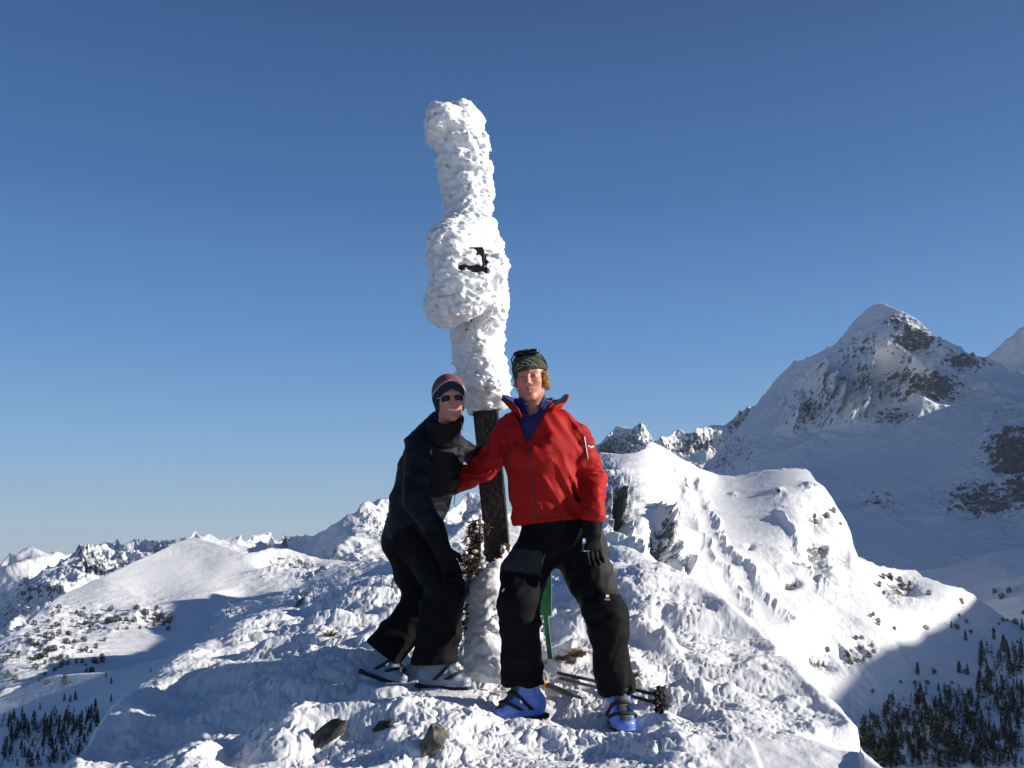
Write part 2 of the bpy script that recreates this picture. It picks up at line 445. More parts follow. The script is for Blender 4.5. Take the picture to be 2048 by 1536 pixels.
patch('shaded_left_flank', [(-300, 1440), (-80, 1412), (0, 1393), (40, 1376), (80, 1358), (110, 1350), (160, 1346), (230, 1342), (270, 1332), (300, 1322), (340, 1311), (380, 1300), (420, 1285), (450, 1270), (520, 1262), (600, 1270), (800, 1300), (1000, 1320)],
      2050, [(-300, 2050, 420), (0, 2050, 380), (400, 2050, 270), (1000, 2050, 190), (-300, 1440, 980), (0, 1393, 960), (160, 1346, 960), (380, 1300, 930), (520, 1262, 900), (1000, 1320, 600), (-300, 1640, 640), (0, 1640, 560), (400, 1640, 380), (0, 1500, 760), (200, 1450, 730), (300, 1400, 740), (400, 1450, 560), (1000, 1640, 240), (700, 1400, 520)],
      -300, 1000, 600, 220, M_mid, 6, 90, near=0.72, jag=0.8, rocks=[(130, 1500, 120, 40, 0.5)], seed=41, label='shaded wooded flank at the bottom left')

patch('distant_rock_wall', [(1000, 1130), (1060, 1080), (1120, 980), (1180, 880), (1195, 868), (1205, 862), (1225, 855), (1240, 853), (1262, 856), (1285, 855), (1297, 862), (1305, 872), (1318, 874), (1325, 866), (1345, 860), (1360, 858), (1395, 855), (1420, 850), (1440, 845), (1470, 830), (1500, 815), (1520, 808), (1600, 780)], 1010,
      [(1000, 900, 4300), (1260, 856, 4400), (1440, 845, 4500), (1600, 780, 4600), (1000, 1000, 3500), (1260, 960, 3650), (1400, 960, 3650), (1600, 1000, 3600)],
      1000, 1600, 420, 130, M_mtn, 190, 330, ribs=(0.25, 1), jag=4, rocks=[(1240, 880, 70, 30, 1.0), (1400, 880, 100, 25, 1.0), (1480, 840, 60, 20, .8)], rockbias=0.02, seed=51, label='distant fluted rock wall right of the red jacket')

patch('far_right_peak', [(1800, 800), (1935, 742), (1965, 712), (1990, 690), (2008, 676), (2025, 662), (2040, 652), (2055, 648), (2100, 640), (2160, 650), (2400, 720)], 1100,
      [(1800, 800, 5600), (2048, 652, 4900), (2400, 720, 3700), (1800, 1100, 4700), (2400, 1100, 2900), (2048, 900, 4100)],
      1800, 2400, 240, 120, M_mtn, 110, 500, jag=3, rocks=[(2048, 760, 80, 80, .5)], seed=61, label='second snowy peak cut by the right edge of the photo')

# the great peak: its near faces look left, away from the sun; ribs on the face catch the light
def ribs_fn(specs):
    def fn(U, Vv, W, n):
        d = np.zeros_like(U)
        for pts, wdt, h in specs:
            pts = np.array(pts, float)
            cx = np.interp(Vv, pts[:, 1], pts[:, 0]); ww = wdt * (0.4 + 0.6 * np.interp(Vv, [pts[0, 1], pts[-1, 1]], [0, 1]))
            cx = cx + 9 * vnoise(np.stack([Vv * .05, U * 0, U * 0 + wdt], -1), 3)
            env = sstep(pts[0, 1] - 4, pts[0, 1] + 16, Vv) * (1 - sstep(pts[-1, 1] - 14, pts[-1, 1] + 14, Vv))
            k_ = (U - cx) / ww
            prof = np.where(k_ < 0, np.exp(-(k_ / 1.4) ** 2), np.exp(-(k_ / 0.8) ** 2))
            rough = 0.55 + 0.9 * ridged(np.stack([U * .07, Vv * .035, U * 0], -1), 5, 9)
            d = np.maximum(d, env * prof * h * rough)
        return W + d[..., None] * (np.array([0.15, -0.85, 0.35]))
    return fn
great = patch('great_peak', [(1150, 1190), (1250, 1080), (1330, 985), (1395, 945), (1405, 930), (1430, 905), (1448, 890), (1458, 872), (1478, 848), (1495, 828), (1512, 806), (1530, 786), (1548, 762), (1562, 745), (1578, 728), (1590, 719), (1615, 714), (1625, 708), (1660, 690), (1680, 672), (1700, 652), (1715, 636), (1730, 622), (1742, 613), (1757, 609), (1770, 607), (1785, 611), (1805, 617), (1822, 626), (1838, 637), (1850, 650), (1862, 660), (1870, 672), (1890, 680), (1915, 692), (1940, 705), (1970, 715), (1990, 722), (2020, 738), (2048, 745), (2100, 740), (2200, 700), (2450, 640)],
      [(1150, 1200), (1600, 1250), (2450, 1250)],
      [(1150, 1060, 3000), (1400, 940, 3180), (1480, 848, 3260), (1590, 719, 3280), (1770, 607, 3110), (1870, 672, 2990), (1970, 715, 2930), (2048, 745, 2880), (2200, 700, 2700), (2450, 640, 2300),
       (1150, 1200, 2500), (1500, 950, 2800), (1600, 850, 2920), (1700, 760, 2950), (1780, 800, 2800), (1700, 900, 2640), (1600, 1000, 2450), (1850, 800, 2740), (1850, 950, 2420), (2000, 850, 2500), (2000, 1000, 2180), (2200, 900, 2250), (2450, 900, 1900), (1400, 1100, 2350), (1800, 1100, 2080), (2000, 1150, 1850), (1600, 1250, 2000), (2450, 1250, 1500)],
      1150, 2450, 1100, 520, M_mtn, 42, 170, ribs=(0.5, 1), jag=3.5,
      rocks=[(1800, 640, 45, 22, .9), (1840, 680, 60, 35, 1.1), (1930, 720, 70, 25, 1.0), (1850, 770, 120, 35, 1.1), (1780, 830, 60, 25, 1.0), (1700, 700, 60, 40, .5), (1470, 900, 60, 40, .6), (1600, 830, 60, 40, .5), (2030, 910, 70, 60, 1.6), (1960, 1000, 100, 45, 1.3), (2040, 980, 50, 50, 1.3), (2000, 840, 60, 60, .6), (1760, 1000, 50, 25, 1.2), (1700, 770, 90, 50, .45), (1440, 930, 60, 20, .7)],
      smooths=[(1800, 930, 150, 70, .8), (1560, 900, 50, 50, .4), (1800, 1080, 150, 60, .7)], seed=71, relief=0.8, rockbias=0.08,
      regions=[ribs_fn([([(1718, 690), (1724, 730), (1712, 770), (1700, 800), (1690, 845)], 26, 95), ([(1782, 690), (1800, 730), (1800, 780), (1790, 795)], 20, 85),
                        ([(1620, 748), (1640, 790), (1650, 830), (1665, 850)], 36, 120), ([(1585, 780), (1578, 830), (1580, 860)], 22, 85), ([(1673, 770), (1676, 820)], 12, 70), ([(1745, 750), (1742, 800)], 16, 70), ([(1770, 765), (1785, 795)], 16, 70)])],
      label='great pyramid shaped peak in shade on the right')

mid = patch('sunlit_mid_slope', [(1000, 1230), (1090, 1180), (1150, 1110), (1175, 1010), (1185, 940), (1200, 906), (1230, 908), (1255, 905), (1275, 902), (1290, 896), (1298, 884), (1304, 882), (1320, 889), (1334, 897), (1350, 908), (1364, 917), (1393, 931), (1420, 943), (1437, 950), (1467, 953), (1490, 947), (1508, 943), (1540, 940), (1567, 937), (1590, 935), (1608, 937), (1619, 943), (1633, 964), (1648, 977), (1662, 993), (1679, 1022), (1692, 1042), (1700, 1060), (1706, 1090), (1717, 1110), (1735, 1121), (1758, 1131), (1785, 1135), (1808, 1137), (1830, 1139), (1846, 1152), (1883, 1164), (1925, 1175), (1960, 1200), (2010, 1235), (2100, 1270), (2450, 1400)],
      2150, [(1400, 2150, 230), (1900, 2150, 260), (2450, 2150, 320), (1000, 2150, 190), (1000, 1000, 1100), (1200, 906, 1150), (1304, 882, 1200), (1437, 950, 1310), (1608, 937, 1300), (1700, 1060, 1150), (1758, 1131, 1110), (1837, 1143, 1140), (1925, 1175, 1120), (2010, 1235, 1250), (2450, 1400, 1100),
             (1220, 1000, 900), (1330, 1000, 990), (1450, 1050, 1010), (1600, 1020, 1060), (1640, 1100, 1010), (1300, 1120, 780), (1450, 1180, 820), (1600, 1200, 850), (1750, 1200, 950), (1860, 1210, 1020), (1600, 1300, 740), (1750, 1290, 820), (1500, 1280, 700), (1650, 1350, 750), (1850, 1300, 920), (2000, 1350, 880), (1750, 1430, 730), (1900, 1450, 740), (2048, 1500, 700), (2450, 1660, 620), (1700, 1620, 560), (1400, 1500, 480), (1100, 1300, 540), (1000, 1600, 400), (1100, 1100, 800)],
      1000, 2450, 1400, 680, M_mid, 26, 120, ribs=(0.6, 1), jag=1.2,
      rocks=[(1235, 1010, 40, 70, 1.25), (1210, 960, 40, 40, 1.2), (1335, 1080, 28, 55, 1.25), (1370, 970, 20, 14, 1.0), (1640, 1040, 30, 30, .8), (1650, 1110, 40, 35, .9), (1800, 1170, 40, 25, 1.2), (1370, 960, 10, 12, 1.3), (1465, 990, 10, 6, 1.2), (1560, 985, 12, 6, 1.1), (1500, 1090, 7, 5, 1.3), (1610, 1120, 26, 10, 1.1), (1590, 1160, 16, 8, 1.1), (1650, 1160, 22, 14, 1.1), (1440, 1060, 6, 4, 1.3), (1620, 975, 24, 8, 1.0), (1720, 1300, 40, 25, 1.0), (1660, 1320, 25, 20, .8), (1920, 1490, 180, 50, 1.05), (1950, 1410, 120, 30, .7), (1750, 1450, 60, 60, .6)],
      smooths=[(1430, 1090, 110, 90, .5), (1480, 1000, 80, 40, .5), (1600, 1230, 90, 50, .6), (1560, 960, 60, 20, .7), (1850, 1330, 90, 40, .6)], seed=81, regions=[ribs_fn([([(1238, 960), (1250, 1020), (1290, 1125)], 15, 26), ([(1300, 1000), (1340, 1060), (1390, 1150)], 16, 22), ([(1210, 960), (1215, 1060)], 12, 20), ([(1385, 950), (1450, 1090), (1600, 1250)], 13, 7), ([(1345, 930), (1400, 1060), (1520, 1230)], 11, 5), ([(1560, 1010), (1600, 1100), (1680, 1200)], 12, 7)])],
      label='bright sunlit snow slope falling to the right of the red jacket')

patch('shaded_valley_side', [(1650, 1200), (1750, 1160), (1840, 1142), (1870, 1138), (1900, 1130), (1940, 1118), (1975, 1106), (2010, 1099), (2048, 1095), (2200, 1085), (2450, 1100)], 1500,
      [(1650, 1200, 1650), (1840, 1142, 1700), (2048, 1095, 1650), (2450, 1100, 1300), (1650, 1500, 1400), (1900, 1250, 1450), (2048, 1200, 1400), (2450, 1500, 1150), (2048, 1400, 1250)],
      1650, 2450, 420, 200, M_mid, 18, 160, jag=0.6, rocks=[(2020, 1180, 60, 20, .7), (2000, 1240, 50, 20, .5)], seed=91, label='shaded valley side under the great peak')

# land that carries on to the horizon below everything
v = []
R_ = [1, 300, 1500, 4000, 9000, 20000, 39000]
for r in R_:
    for k_ in range(48):
        a = 2 * math.pi * k_ / 48
        v.append((r * math.sin(a), r * math.cos(a), -900 - (0 if r > 3000 else 0)))
f = []
for i in range(len(R_) - 1):
    for k_ in range(48):
        f.append((i * 48 + k_, (i + 1) * 48 + k_, (i + 1) * 48 + (k_ + 1) % 48, i * 48 + (k_ + 1) % 48))
vf = mesh_np('valley_floor', np.array(v), np.array(f), M_far, attrs={'rock': np.full(len(v), 0.2)})
tag(vf, 'snow covered low land far below the summit', 'ground', None, 'structure')

# unseen ridges added right of the frame, crests traced sunward from wanted shadow edges
def crest_from(points, tdist):
    return [np.array(P(*p)) + np.array(SUN) * t_ for p, t_ in zip(points, tdist)]
crest = crest_from([(1600, 1640, 540), (1640, 1500, 640), (1635, 1420, 730), (1640, 1385, 770), (1660, 1352, 790), (1720, 1325, 850), (1800, 1290, 960), (1840, 1250, 1060), (1905, 1195, 1290), (1950, 1150, 1560), (1900, 1060, 2000), (1850, 1010, 2200), (1980, 950, 2150)], [1300, 1300, 1300, 1300, 1300, 1300, 1300, 1300, 1300, 1350, 1300, 1400, 1500])

crest2 = crest_from([(1900, 860, 2700), (1830, 780, 2760), (1815, 700, 2960), (1850, 672, 3010), (1960, 712, 2960), (2100, 700, 2900)], [1200] * 6)  # second unseen crest, added to keep sun off the peak's right shoulder
crest = np.array(crest)
def interp_line(c, n):
    d = np.concatenate([[0], np.cumsum(np.linalg.norm(np.diff(c, axis=0), axis=1))]); s_ = np.linspace(0, d[-1], n)
    return np.stack([np.interp(s_, d, c[:, k]) for k in range(3)], -1)
for c_, lab_ in ((crest, 'unseen mountain beyond the right edge, shaped to shade the valley'), (crest2, 'unseen ridge added beyond the right edge to shade the great peak')):
    cl = interp_line(np.array(c_), 160)
    rows = []
    for k_, (dx, dz) in enumerate([(-700, -900), (-450, -520), (-200, -210), (0, 0), (220, -120), (600, -480), (1200, -1000)]):
        r = cl + np.array([dx, -0.15 * dx, 0]); r[:, 2] = cl[:, 2] + dz
        r = r + (0 if dx == 0 else 1) * 25 * np.stack([vnoise(r / 130, 5), vnoise(r / 130, 6), vnoise(r / 130, 7)], -1)
        rows.append(r)
    W_ = np.array(rows)
    W_[3, :, 2] += 7 * ridged(W_[3] / 60, 4, 4)
    o = mesh_np('shade_caster', W_.reshape(-1, 3), grid_faces(W_.shape[0], 160), M_mtn, attrs={'rock': np.full(W_.shape[0] * 160, 0.4)})
    tag(o, lab_, 'mountain', None, 'structure')
# ---------------------------------------------------------------- summit ground (height field around the camera)
# photo pixel + distance samples of the snow surface
near = [(0, 1900, 2.6), (500, 1800, 2.9), (1024, 1800, 2.8), (1600, 1800, 2.8),
        (250, 1536, 4.1), (500, 1536, 4.0), (760, 1536, 3.95), (1000, 1536, 3.95), (1300, 1536, 3.95), (1600, 1536, 3.9),
        (400, 1450, 4.7), (600, 1450, 4.6), (800, 1455, 4.55), (1000, 1450, 4.70), (1040, 1444, 4.85), (1240, 1475, 4.66), (1240, 1430, 4.85), (1400, 1450, 4.68), 
        (500, 1380, 5.3), (650, 1385, 5.2), (760, 1382, 5.2), (830, 1384, 5.2), (900, 1388, 5.15), (960, 1385, 5.2), (1120, 1375, 5.3), (1330, 1425, 4.95), (1200, 1385, 5.15), (1450, 1380, 5.05),
        (450, 1320, 6.0), (600, 1320, 5.9), (720, 1325, 5.6), (850, 1335, 5.6), (960, 1340, 5.6), (1100, 1338, 5.65), (1000, 1335, 5.6), (1180, 1300, 6.0), (1300, 1330, 5.5), (1450, 1320, 5.5),
        (560, 1270, 7.0), (700, 1260, 7.0), (850, 1265, 6.9), (1000, 1250, 7.0), (1150, 1240, 7.0), (1300, 1220, 6.6), (1430, 1240, 6.4),
        (760, 1200, 8.4), (900, 1190, 8.6), (1050, 1170, 8.6), (1180, 1140, 8.6), (1300, 1140, 8.1)]
# (px, py, distance) of the edge where the ground drops from view
edge = [(70, 1600, 4.2), (125, 1536, 4.6), (160, 1490, 4.9), (200, 1440, 5.3), (222, 1412, 5.6), (250, 1385, 5.9), (300, 1348, 6.3), (350, 1315, 6.8), (400, 1290, 7.3), (440, 1270, 7.8), (490, 1238, 8.4), (540, 1225, 8.8), (600, 1222, 9.2),
        (660, 1180, 9.8), (720, 1160, 10.4), (780, 1155, 10.6), (850, 1150, 10.8), (930, 1135, 10.8), (1020, 1130, 10.6), (1100, 1120, 10.2), (1180, 1100, 9.8), (1230, 1093, 9.4), (1262, 1100, 9.0), (1300, 1118, 8.6), (1350, 1142, 8.1), (1400, 1165, 7.7), (1450, 1195, 7.2),
        (1500, 1240, 6.9), (1550, 1285, 6.4), (1600, 1335, 5.85), (1640, 1378, 5.4), (1680, 1412, 5.05), (1714, 1450, 4.7), (1724, 1495, 4.2), (1762, 1522, 3.95), (1830, 1545, 3.75), (1950, 1600, 3.4)]
pts = [P(*a) for a in near] + [P(*a) for a in edge]
drop = []
for (px, py, Y) in edge:
    p = np.array(P(px, py, Y)); r = math.hypot(p[0], p[1]); d = np.array([p[0], p[1]]) / r
    for dd, dz in ((0.5, -0.30), (1.3, -1.1), (3.2, -3.2)):
        q = p[:2] + d * dd; drop.append([q[0], q[1], p[2] + p[2] / r * dd * 0.8 + dz])
for (px, py, Y) in edge:
    p = P(px, py, Y)
    if px > 1420 and px < 1760:
        drop += [[p[0] - 0.28, p[1], p[2] + 0.035], [p[0] - 0.6, p[1] - 0.05, p[2] + 0.06]]
    elif 120 < px < 640:
        drop += [[p[0] + 0.3, p[1] - 0.1, p[2] + 0.02], [p[0] + 0.65, p[1] - 0.2, p[2] + 0.03]]
for (x, y, z) in [(-2.6, 2.0, -1.15), (-1.2, 0.5, -1.35), (0.5, 0.3, -1.4), (2.4, 1.2, -1.25), (0, -3, -1.9), (-3.5, -2, -2.6), (3.5, -2, -2.4), (-4.2, 2.5, -2.4), (-6, 4, -4.5), (4.5, 2, -2.4), (6.5, 4, -4.5)]:
    drop.append([x, y, z])
allp = np.array([list(p) for p in pts] + drop)
def base_h(xy): return rbf(allp[:, :2], allp[:, 2], xy, 2e-4)
# coarse table of the smooth height, for fast lookup
def summit_height(x, y, detail=True):
    xy = np.stack([x, y], -1)
    h = base_h(xy)
    return h
EDGE_A = np.array([math.atan2(P(*a)[0], P(*a)[1]) for a in edge]); EDGE_R = np.array([math.hypot(P(*a)[0], P(*a)[1]) for a in edge])
_ep = np.array([P(*a) for a in edge]); _o = np.argsort(EDGE_A); EDGE_A = EDGE_A[_o]; EDGE_R = EDGE_R[_o]; EDGE_S = (_ep[:, 2] / np.hypot(_ep[:, 0], _ep[:, 1]))[_o]
# large lumps that the photo shows: (px, py, Y, radius x, radius y, height)
lumps = [(590, 1275, 6.6, .34, .24, .13), (640, 1300, 6.2, .25, .2, .10), (400, 1490, 4.3, .10, .32, .13), (520, 1450, 4.6, .20, .16, .10), (570, 1480, 4.3, .16, .2, .06), (840, 1400, 5.0, .50, .10, .075), (700, 1460, 4.5, .26, .14, .09),
         (900, 1470, 4.45, .4, .2, .05), (1150, 1280, 6.3, .24, .20, .15), (1180, 1330, 5.8, .22, .18, .10), (1000, 1345, 5.55, .10, .09, .10), (1240, 1120, 9.0, .55, .4, .07), (1200, 1180, 8.0, .2, .2, .10), (1290, 1300, 6.1, .2, .25, .10), (1340, 1310, 5.9, .16, .12, .10), (1400, 1400, 5.1, .18, .12, .06), (1330, 1460, 4.75, .15, .08, .04), (1290, 1500, 4.3, .14, .10, .045), (1050, 1180, 8.0, .35, .3, .14), (700, 1200, 8.6, .5, .3, .14), (760, 1290, 6.4, .2, .15, .09),
         (470, 1330, 5.8, .35, .10, .05), (330, 1390, 5.6, .3, .06, .04), (1450, 1235, 6.7, .3, .2, .05), (650, 1240, 7.6, .3, .2, .12)]
LP = [(*np.array(P(a, b, c))[:2], rx, ry, h) for a, b, c, rx, ry, h in lumps]
hollows = [(760, 1395, 5.0, .5, .06, .05), (640, 1400, 5.0, .5, .2, .09), (1370, 1370, 5.35, .22, .22, .10), (1330, 1250, 6.6, .22, .16, .12), (480, 1400, 5.0, .4, .3, .06), (1120, 1250, 6.8, .2, .2, .09), (1400, 1270, 6.4, .25, .2, .08), (1470, 1350, 5.6, .12, .3, .06), (620, 1480, 4.3, .10, .25, .05), (460, 1500, 4.2, .10, .25, .06)]
HP = [(*np.array(P(a, b, c))[:2], rx, ry, h) for a, b, c, rx, ry, h in hollows]
def ground0(x, y):
    h = base_h(np.stack([x, y], -1))
    w = fbm(np.stack([x * 3, y * 3, x * 0], -1), 3, 12) * 0.12
    for (cx, cy, rx, ry, hh) in LP:
        h = h + hh * np.exp(-(((x + w - cx) / rx) ** 2 + ((y + w - cy) / ry) ** 2) * 1.3)
    for (cx, cy, rx, ry, hh) in HP:
        h = h - hh * np.exp(-(((x + w - cx) / rx) ** 2 + ((y + w - cy) / ry) ** 2) * 1.3)
    return h
# per direction: how far the interpolated surface overshoots the photographed sky line of the summit
_ta = np.linspace(math.radians(-34), math.radians(34), 240); _tr = np.linspace(3.4, 12.5, 220)
_TA, _TR = np.meshgrid(_ta, _tr, indexing='ij')
_TH = ground0(_TR * np.sin(_TA), _TR * np.cos(_TA)); _SL = _TH / _TR
_want = np.interp(_ta, EDGE_A, EDGE_S); _er = np.interp(_ta, EDGE_A, EDGE_R)
_cy = np.linspace(3.2, 9, 60); _cr = ground0(np.full(60, 0.95), _cy); _clf = ground0(np.full(60, -1.25), _cy)
def ground(x, y):
    h = ground0(x, y)
    capr = np.interp(y, _cy, _cr) - 0.13 * (x - 0.95) + 0.25 * np.maximum(y - 6.6, 0)
    capl = np.interp(y, _cy, _clf) - 0.12 * (-1.25 - x) + 0.25 * np.maximum(y - 7.2, 0)
    h = np.where((x > 0.6) & (y > 3.4), smin(h, capr + np.maximum(0.95 - x, 0) * 2, 0.05), h)
    h = np.where((x < -0.9) & (y > 3.4), smin(h, capl + np.maximum(x + 1.25, 0) * 2, 0.05), h)
    r = np.hypot(x, y); a = np.arctan2(x, y)
    zmax = r * np.interp(a, EDGE_A, EDGE_S)
    er = np.interp(a, EDGE_A, EDGE_R)
    inside = (np.abs(a) < math.radians(36)) & (r > 3)
    # slide under the sky line: excess is compressed, and the surface meets the line only at the edge itself
    lim = zmax - np.where(r < er, 0.018 * (er - r) ** 1.3 * np.ones_like(r), 0.0)
    lim = np.where(r < er, zmax - 0.05 * (np.maximum(er - r, 0)) ** 1.2, zmax - 0.25 * np.maximum(r - er, 0))
    hh = smin(h, lim, 0.05)
    # where it stays too low at the edge, raise it
    low = np.exp(-((r - er) / 0.35) ** 2) * np.clip(zmax - hh, 0, 0.06)
    return np.where(inside, hh + low * 0.7, h)
def detail_disp(x, y, h):
    """small scale relief; returns height offset"""
    U, Vp = pix(np.stack([x, y, h], -1))
    # smooth drifted snow at the lower right; wind crust on the right hand slope
    smooth_zone = sstep(0, 1, np.clip(((U - 1330) / 160), 0, 1)) * sstep(1455, 1490, Vp)
    right = sstep(1330, 1500, U + (1250 - Vp) * 0.4) * (1 - smooth_zone)
    left = sstep(620, 380, U)
    rough = (1 - 0.97 * smooth_zone) * (1 - 0.72 * right) * (1 - 0.40 * left)
    r = np.hypot(x, y)
    q = np.stack([x, y, h * 0], -1)
    wx = x + 0.05 * vnoise(q * 9, 1) + 0.015 * vnoise(q * 31, 2); wy = y + 0.05 * vnoise(q * 9, 3) + 0.015 * vnoise(q * 31, 4)
    big = fbm(q * 2.4, 3, 77) * 0.05
    crag = (ridged(q * np.array([2.0, 3.0, 1]) + 0.2, 3, 31) - 0.5) * 0.03
    def dome(s, sd):
        d = worley2(wx * s, wy * s * 0.9, sd); return np.sqrt(np.clip(1 - (d / 0.85) ** 2, 0, 1))
    clump = np.clip(fbm(q * 3.2, 3, 55) * 2.2 + 0.55, 0, 1)
    lum = 0.026 * dome(9, 3) * clump + 0.020 * dome(19, 5) * clump + 0.015 * dome(37, 7) + 0.0080 * dome(75, 9)
    d = rough * (big * 0.8 + crag + lum * 1.15)
    # wind crust: streaks running down to the lower right
    a = 0.9; sx = x * math.cos(a) + y * math.sin(a); sy = -x * math.sin(a) + y * math.cos(a)
    st = np.stack([sx * 16, sy * 5, h * 0], -1)
    d = d + right * (0.020 * (ridged(st, 5, 8, 0.6) - 0.5) + 0.012 * dome(40, 13) + 0.02 * fbm(q * 4, 3, 66))
    d = d + left * (0.012 * fbm(q * 12, 4, 14) + 0.05 * fbm(q * 2.2, 3, 15))
    d = d + smooth_zone * (0.010 * fbm(q * 3, 3, 19) + 0.0012 * fbm(q * 60, 3, 20))
    return d
# flattened pads where feet and props stand: (px, py, Y, radius)
pads = []
def build_ground():
    a0, a1 = math.radians(-33), math.radians(33)
    A = np.concatenate([np.radians(np.linspace(-180, -34, 40)), np.linspace(a0, a1, 1050), np.radians(np.linspace(34, 180, 40))])
    R = [0.25, 0.6, 1.0, 1.5, 2.0, 2.5, 3.0, 3.4]
    r = 3.6
    while r < 12.5:
        R.append(r); r *= 1.0027 if r < 7.2 else 1.0042
    R += [12.8, 13.4, 14.5, 16, 20, 30, 50, 90, 160, 300, 600, 1150]
    R = np.array(R)
    Rg, Ag = np.meshgrid(R, A, indexing='ij')
    x = Rg * np.sin(Ag); y = Rg * np.cos(Ag)
    rc = np.minimum(Rg, 13.5)
    h = ground(rc * np.sin(Ag), rc * np.cos(Ag))
    h = h - np.maximum(Rg - 13.5, 0) * 0.75
    fade = (1 - sstep(12, 14, Rg)) * sstep(3.0, 3.7, Rg)
    vw = 1 - sstep(math.radians(33), math.radians(60), np.abs(Ag))
    d = detail_disp(x, y, h)
    # keep the sky line where the photo has it
    er = np.interp(Ag, EDGE_A, EDGE_R)
    keep = 1 - 0.5 * np.exp(-((Rg - er) / 0.6) ** 2)
    d = (d - 0.02) * fade * vw * keep
    for (px, py, Y, rad, dz) in pads:
        p = P(px, py, Y); dd = np.hypot(x - p[0], y - p[1]); w = 1 - sstep(rad * 0.6, rad * 1.3, dd)
        h = h * (1 - w) + (p[2] + dz) * w; d = d * (1 - 0.75 * w)
    V = np.stack([x, y, h + d], -1)
    # lean the lumps a little along their slope for overhang and sideways spread
    q = V * 14
    off = np.stack([vnoise(q, 101), vnoise(q, 102), vnoise(q * 0.9, 103) * 0.5], -1) * 0.014 + np.stack([vnoise(q * 2.6, 104), vnoise(q * 2.6, 105), vnoise(q * 2.3, 106) * 0.5], -1) * 0.006
    V = V + off * (fade * vw * np.clip(np.abs(d) * 40, 0, 1))[..., None]
    o = mesh_np('snow_ground', V.reshape(-1, 3), grid_faces(len(R), len(A)), M_near)
    return tag(o, 'rough trampled snow on the summit', 'ground', None, 'structure')
pads += [(1038, 1440, 4.84, .17, -.014), (1240, 1468, 4.7, .15, .0), (778, 1372, 5.2, .16, .0), (895, 1380, 5.12, .18, .0)]
snow_ground = build_ground()
def _gbvh():
    me = snow_ground.data; n = len(me.vertices); co = np.empty(n * 3, np.float32); me.vertices.foreach_get('co', co)
    f = np.empty(len(me.loops), np.int32); me.loops.foreach_get('vertex_index', f)
    co = co.reshape(-1, 3); f = f.reshape(-1, 4)
    c = co[f].mean(1); ok = (c[:, 1] > 3) & (c[:, 1] < 9) & (np.abs(c[:, 0]) < 3)
    f = f[ok]; used = np.unique(f); mp = np.full(n, -1); mp[used] = np.arange(len(used))
    return BVHTree.FromPolygons(co[used].tolist(), mp[f].tolist())
GB = _gbvh()
def G(px, py, Y, up=0.0):
    """point of the snow surface seen at that photo pixel, raised a little"""
    h = GB.ray_cast(Vector((0, 0, 0)), V3(px, py, 1).normalized())
    q = np.array(h[0]) if h[0] else P(px, py, Y)
    return q + np.array([0, 0, up])
# ---------------------------------------------------------------- summit cross under rime
M_wood = add_noise(new_mat('weathered_wood', (0.009, 0.008, 0.008), 0.85), 14, (0.022, 0.018, 0.016), 0.6, 40, 0.01)
M_wood2 = add_noise(new_mat('fresh_wood', (0.30, 0.20, 0.10), 0.8), 30, (0.15, 0.09, 0.05), 0.5, 60, 0.004)
YC = 5.62
cross = empty('summit_cross', P(1000, 1180, YC))
tag(cross, 'tall summit cross of dark wood crusted with thick white rime, seen edge on', 'summit cross')
top_, bot_ = V3(924, 262, YC), V3(1006, 1230, YC)
def beam_obj(name, a, b, hw, hd, mat, root, side=(1, 0, 0), bev=0.008, nseg=24, rough=0.003):
    a, b = Vector(a), Vector(b); ax = (b - a); ln = ax.length; ax.normalize()
    s_ = Vector(side); s_ = (s_ - ax * s_.dot(ax)).normalized(); d_ = ax.cross(s_)
    prof = [(-hw + bev, -hd), (hw - bev, -hd), (hw, -hd + bev), (hw, hd - bev), (hw - bev, hd), (-hw + bev, hd), (-hw, hd - bev), (-hw, -hd + bev)]
    V = []
    for i in range(nseg + 1):
        c = a + ax * (ln * i / nseg)
        for k_, (u, w) in enumerate(prof):
            r = 1 + rough / hw * math.sin(i * 1.7 + k_ * 2.3) * 0.6
            V.append(c + s_ * (u * r) + d_ * (w * r))
    V += [a, b]; n = len(V)
    F_ = []
    for i in range(nseg):
        for k_ in range(8):
            F_.append((i * 8 + k_, i * 8 + (k_ + 1) % 8, (i + 1) * 8 + (k_ + 1) % 8, (i + 1) * 8 + k_))
    me = bpy.data.meshes.new(name)
    F_ += [(n - 2, (k_ + 1) % 8, k_) for k_ in range(8)] + [(n - 1, nseg * 8 + k_, nseg * 8 + (k_ + 1) % 8) for k_ in range(8)]
    me.from_pydata([tuple(v - Vector(root.location)) for v in V], [], F_); me.materials.append(mat)
    o = bpy.data.objects.new(name, me); scene.collection.objects.link(o); o.parent = root
    return o
beam_obj('post', bot_, top_, 0.070, 0.075, M_wood, cross)
bc = np.array(P(940, 528, 5.10))
beam_obj('crossbeam', (bc[0], 5.03, bc[2]), (bc[0] + 0.02, 6.2, bc[2] - 0.02), 0.075, 0.070, M_wood, cross, side=(1, 0, 0))
beam_obj('splinter', P(1008, 1128, 5.52), P(1014, 1088, 5.54), 0.020, 0.012, M_wood2, cross, bev=0.004, nseg=4)
rows = [(205, 893, 920), (212, 872, 938), (235, 850, 960), (260, 845, 966), (280, 850, 978), (300, 866, 983), (320, 866, 974), (345, 868, 982), (380, 871, 984), (400, 875, 981), (440, 874, 987), (460, 878, 998), (490, 872, 1012), (540, 872, 1008), (600, 885, 1008), (640, 902, 1003), (660, 915, 1000), (700, 920, 998), (740, 924, 998), (775, 934, 1002), (795, 944, 998), (803, 955, 990)]
rows = [(a, b + (8 if a < 480 else 0), c + (6 if a < 480 else 0)) for a, b, c in rows]
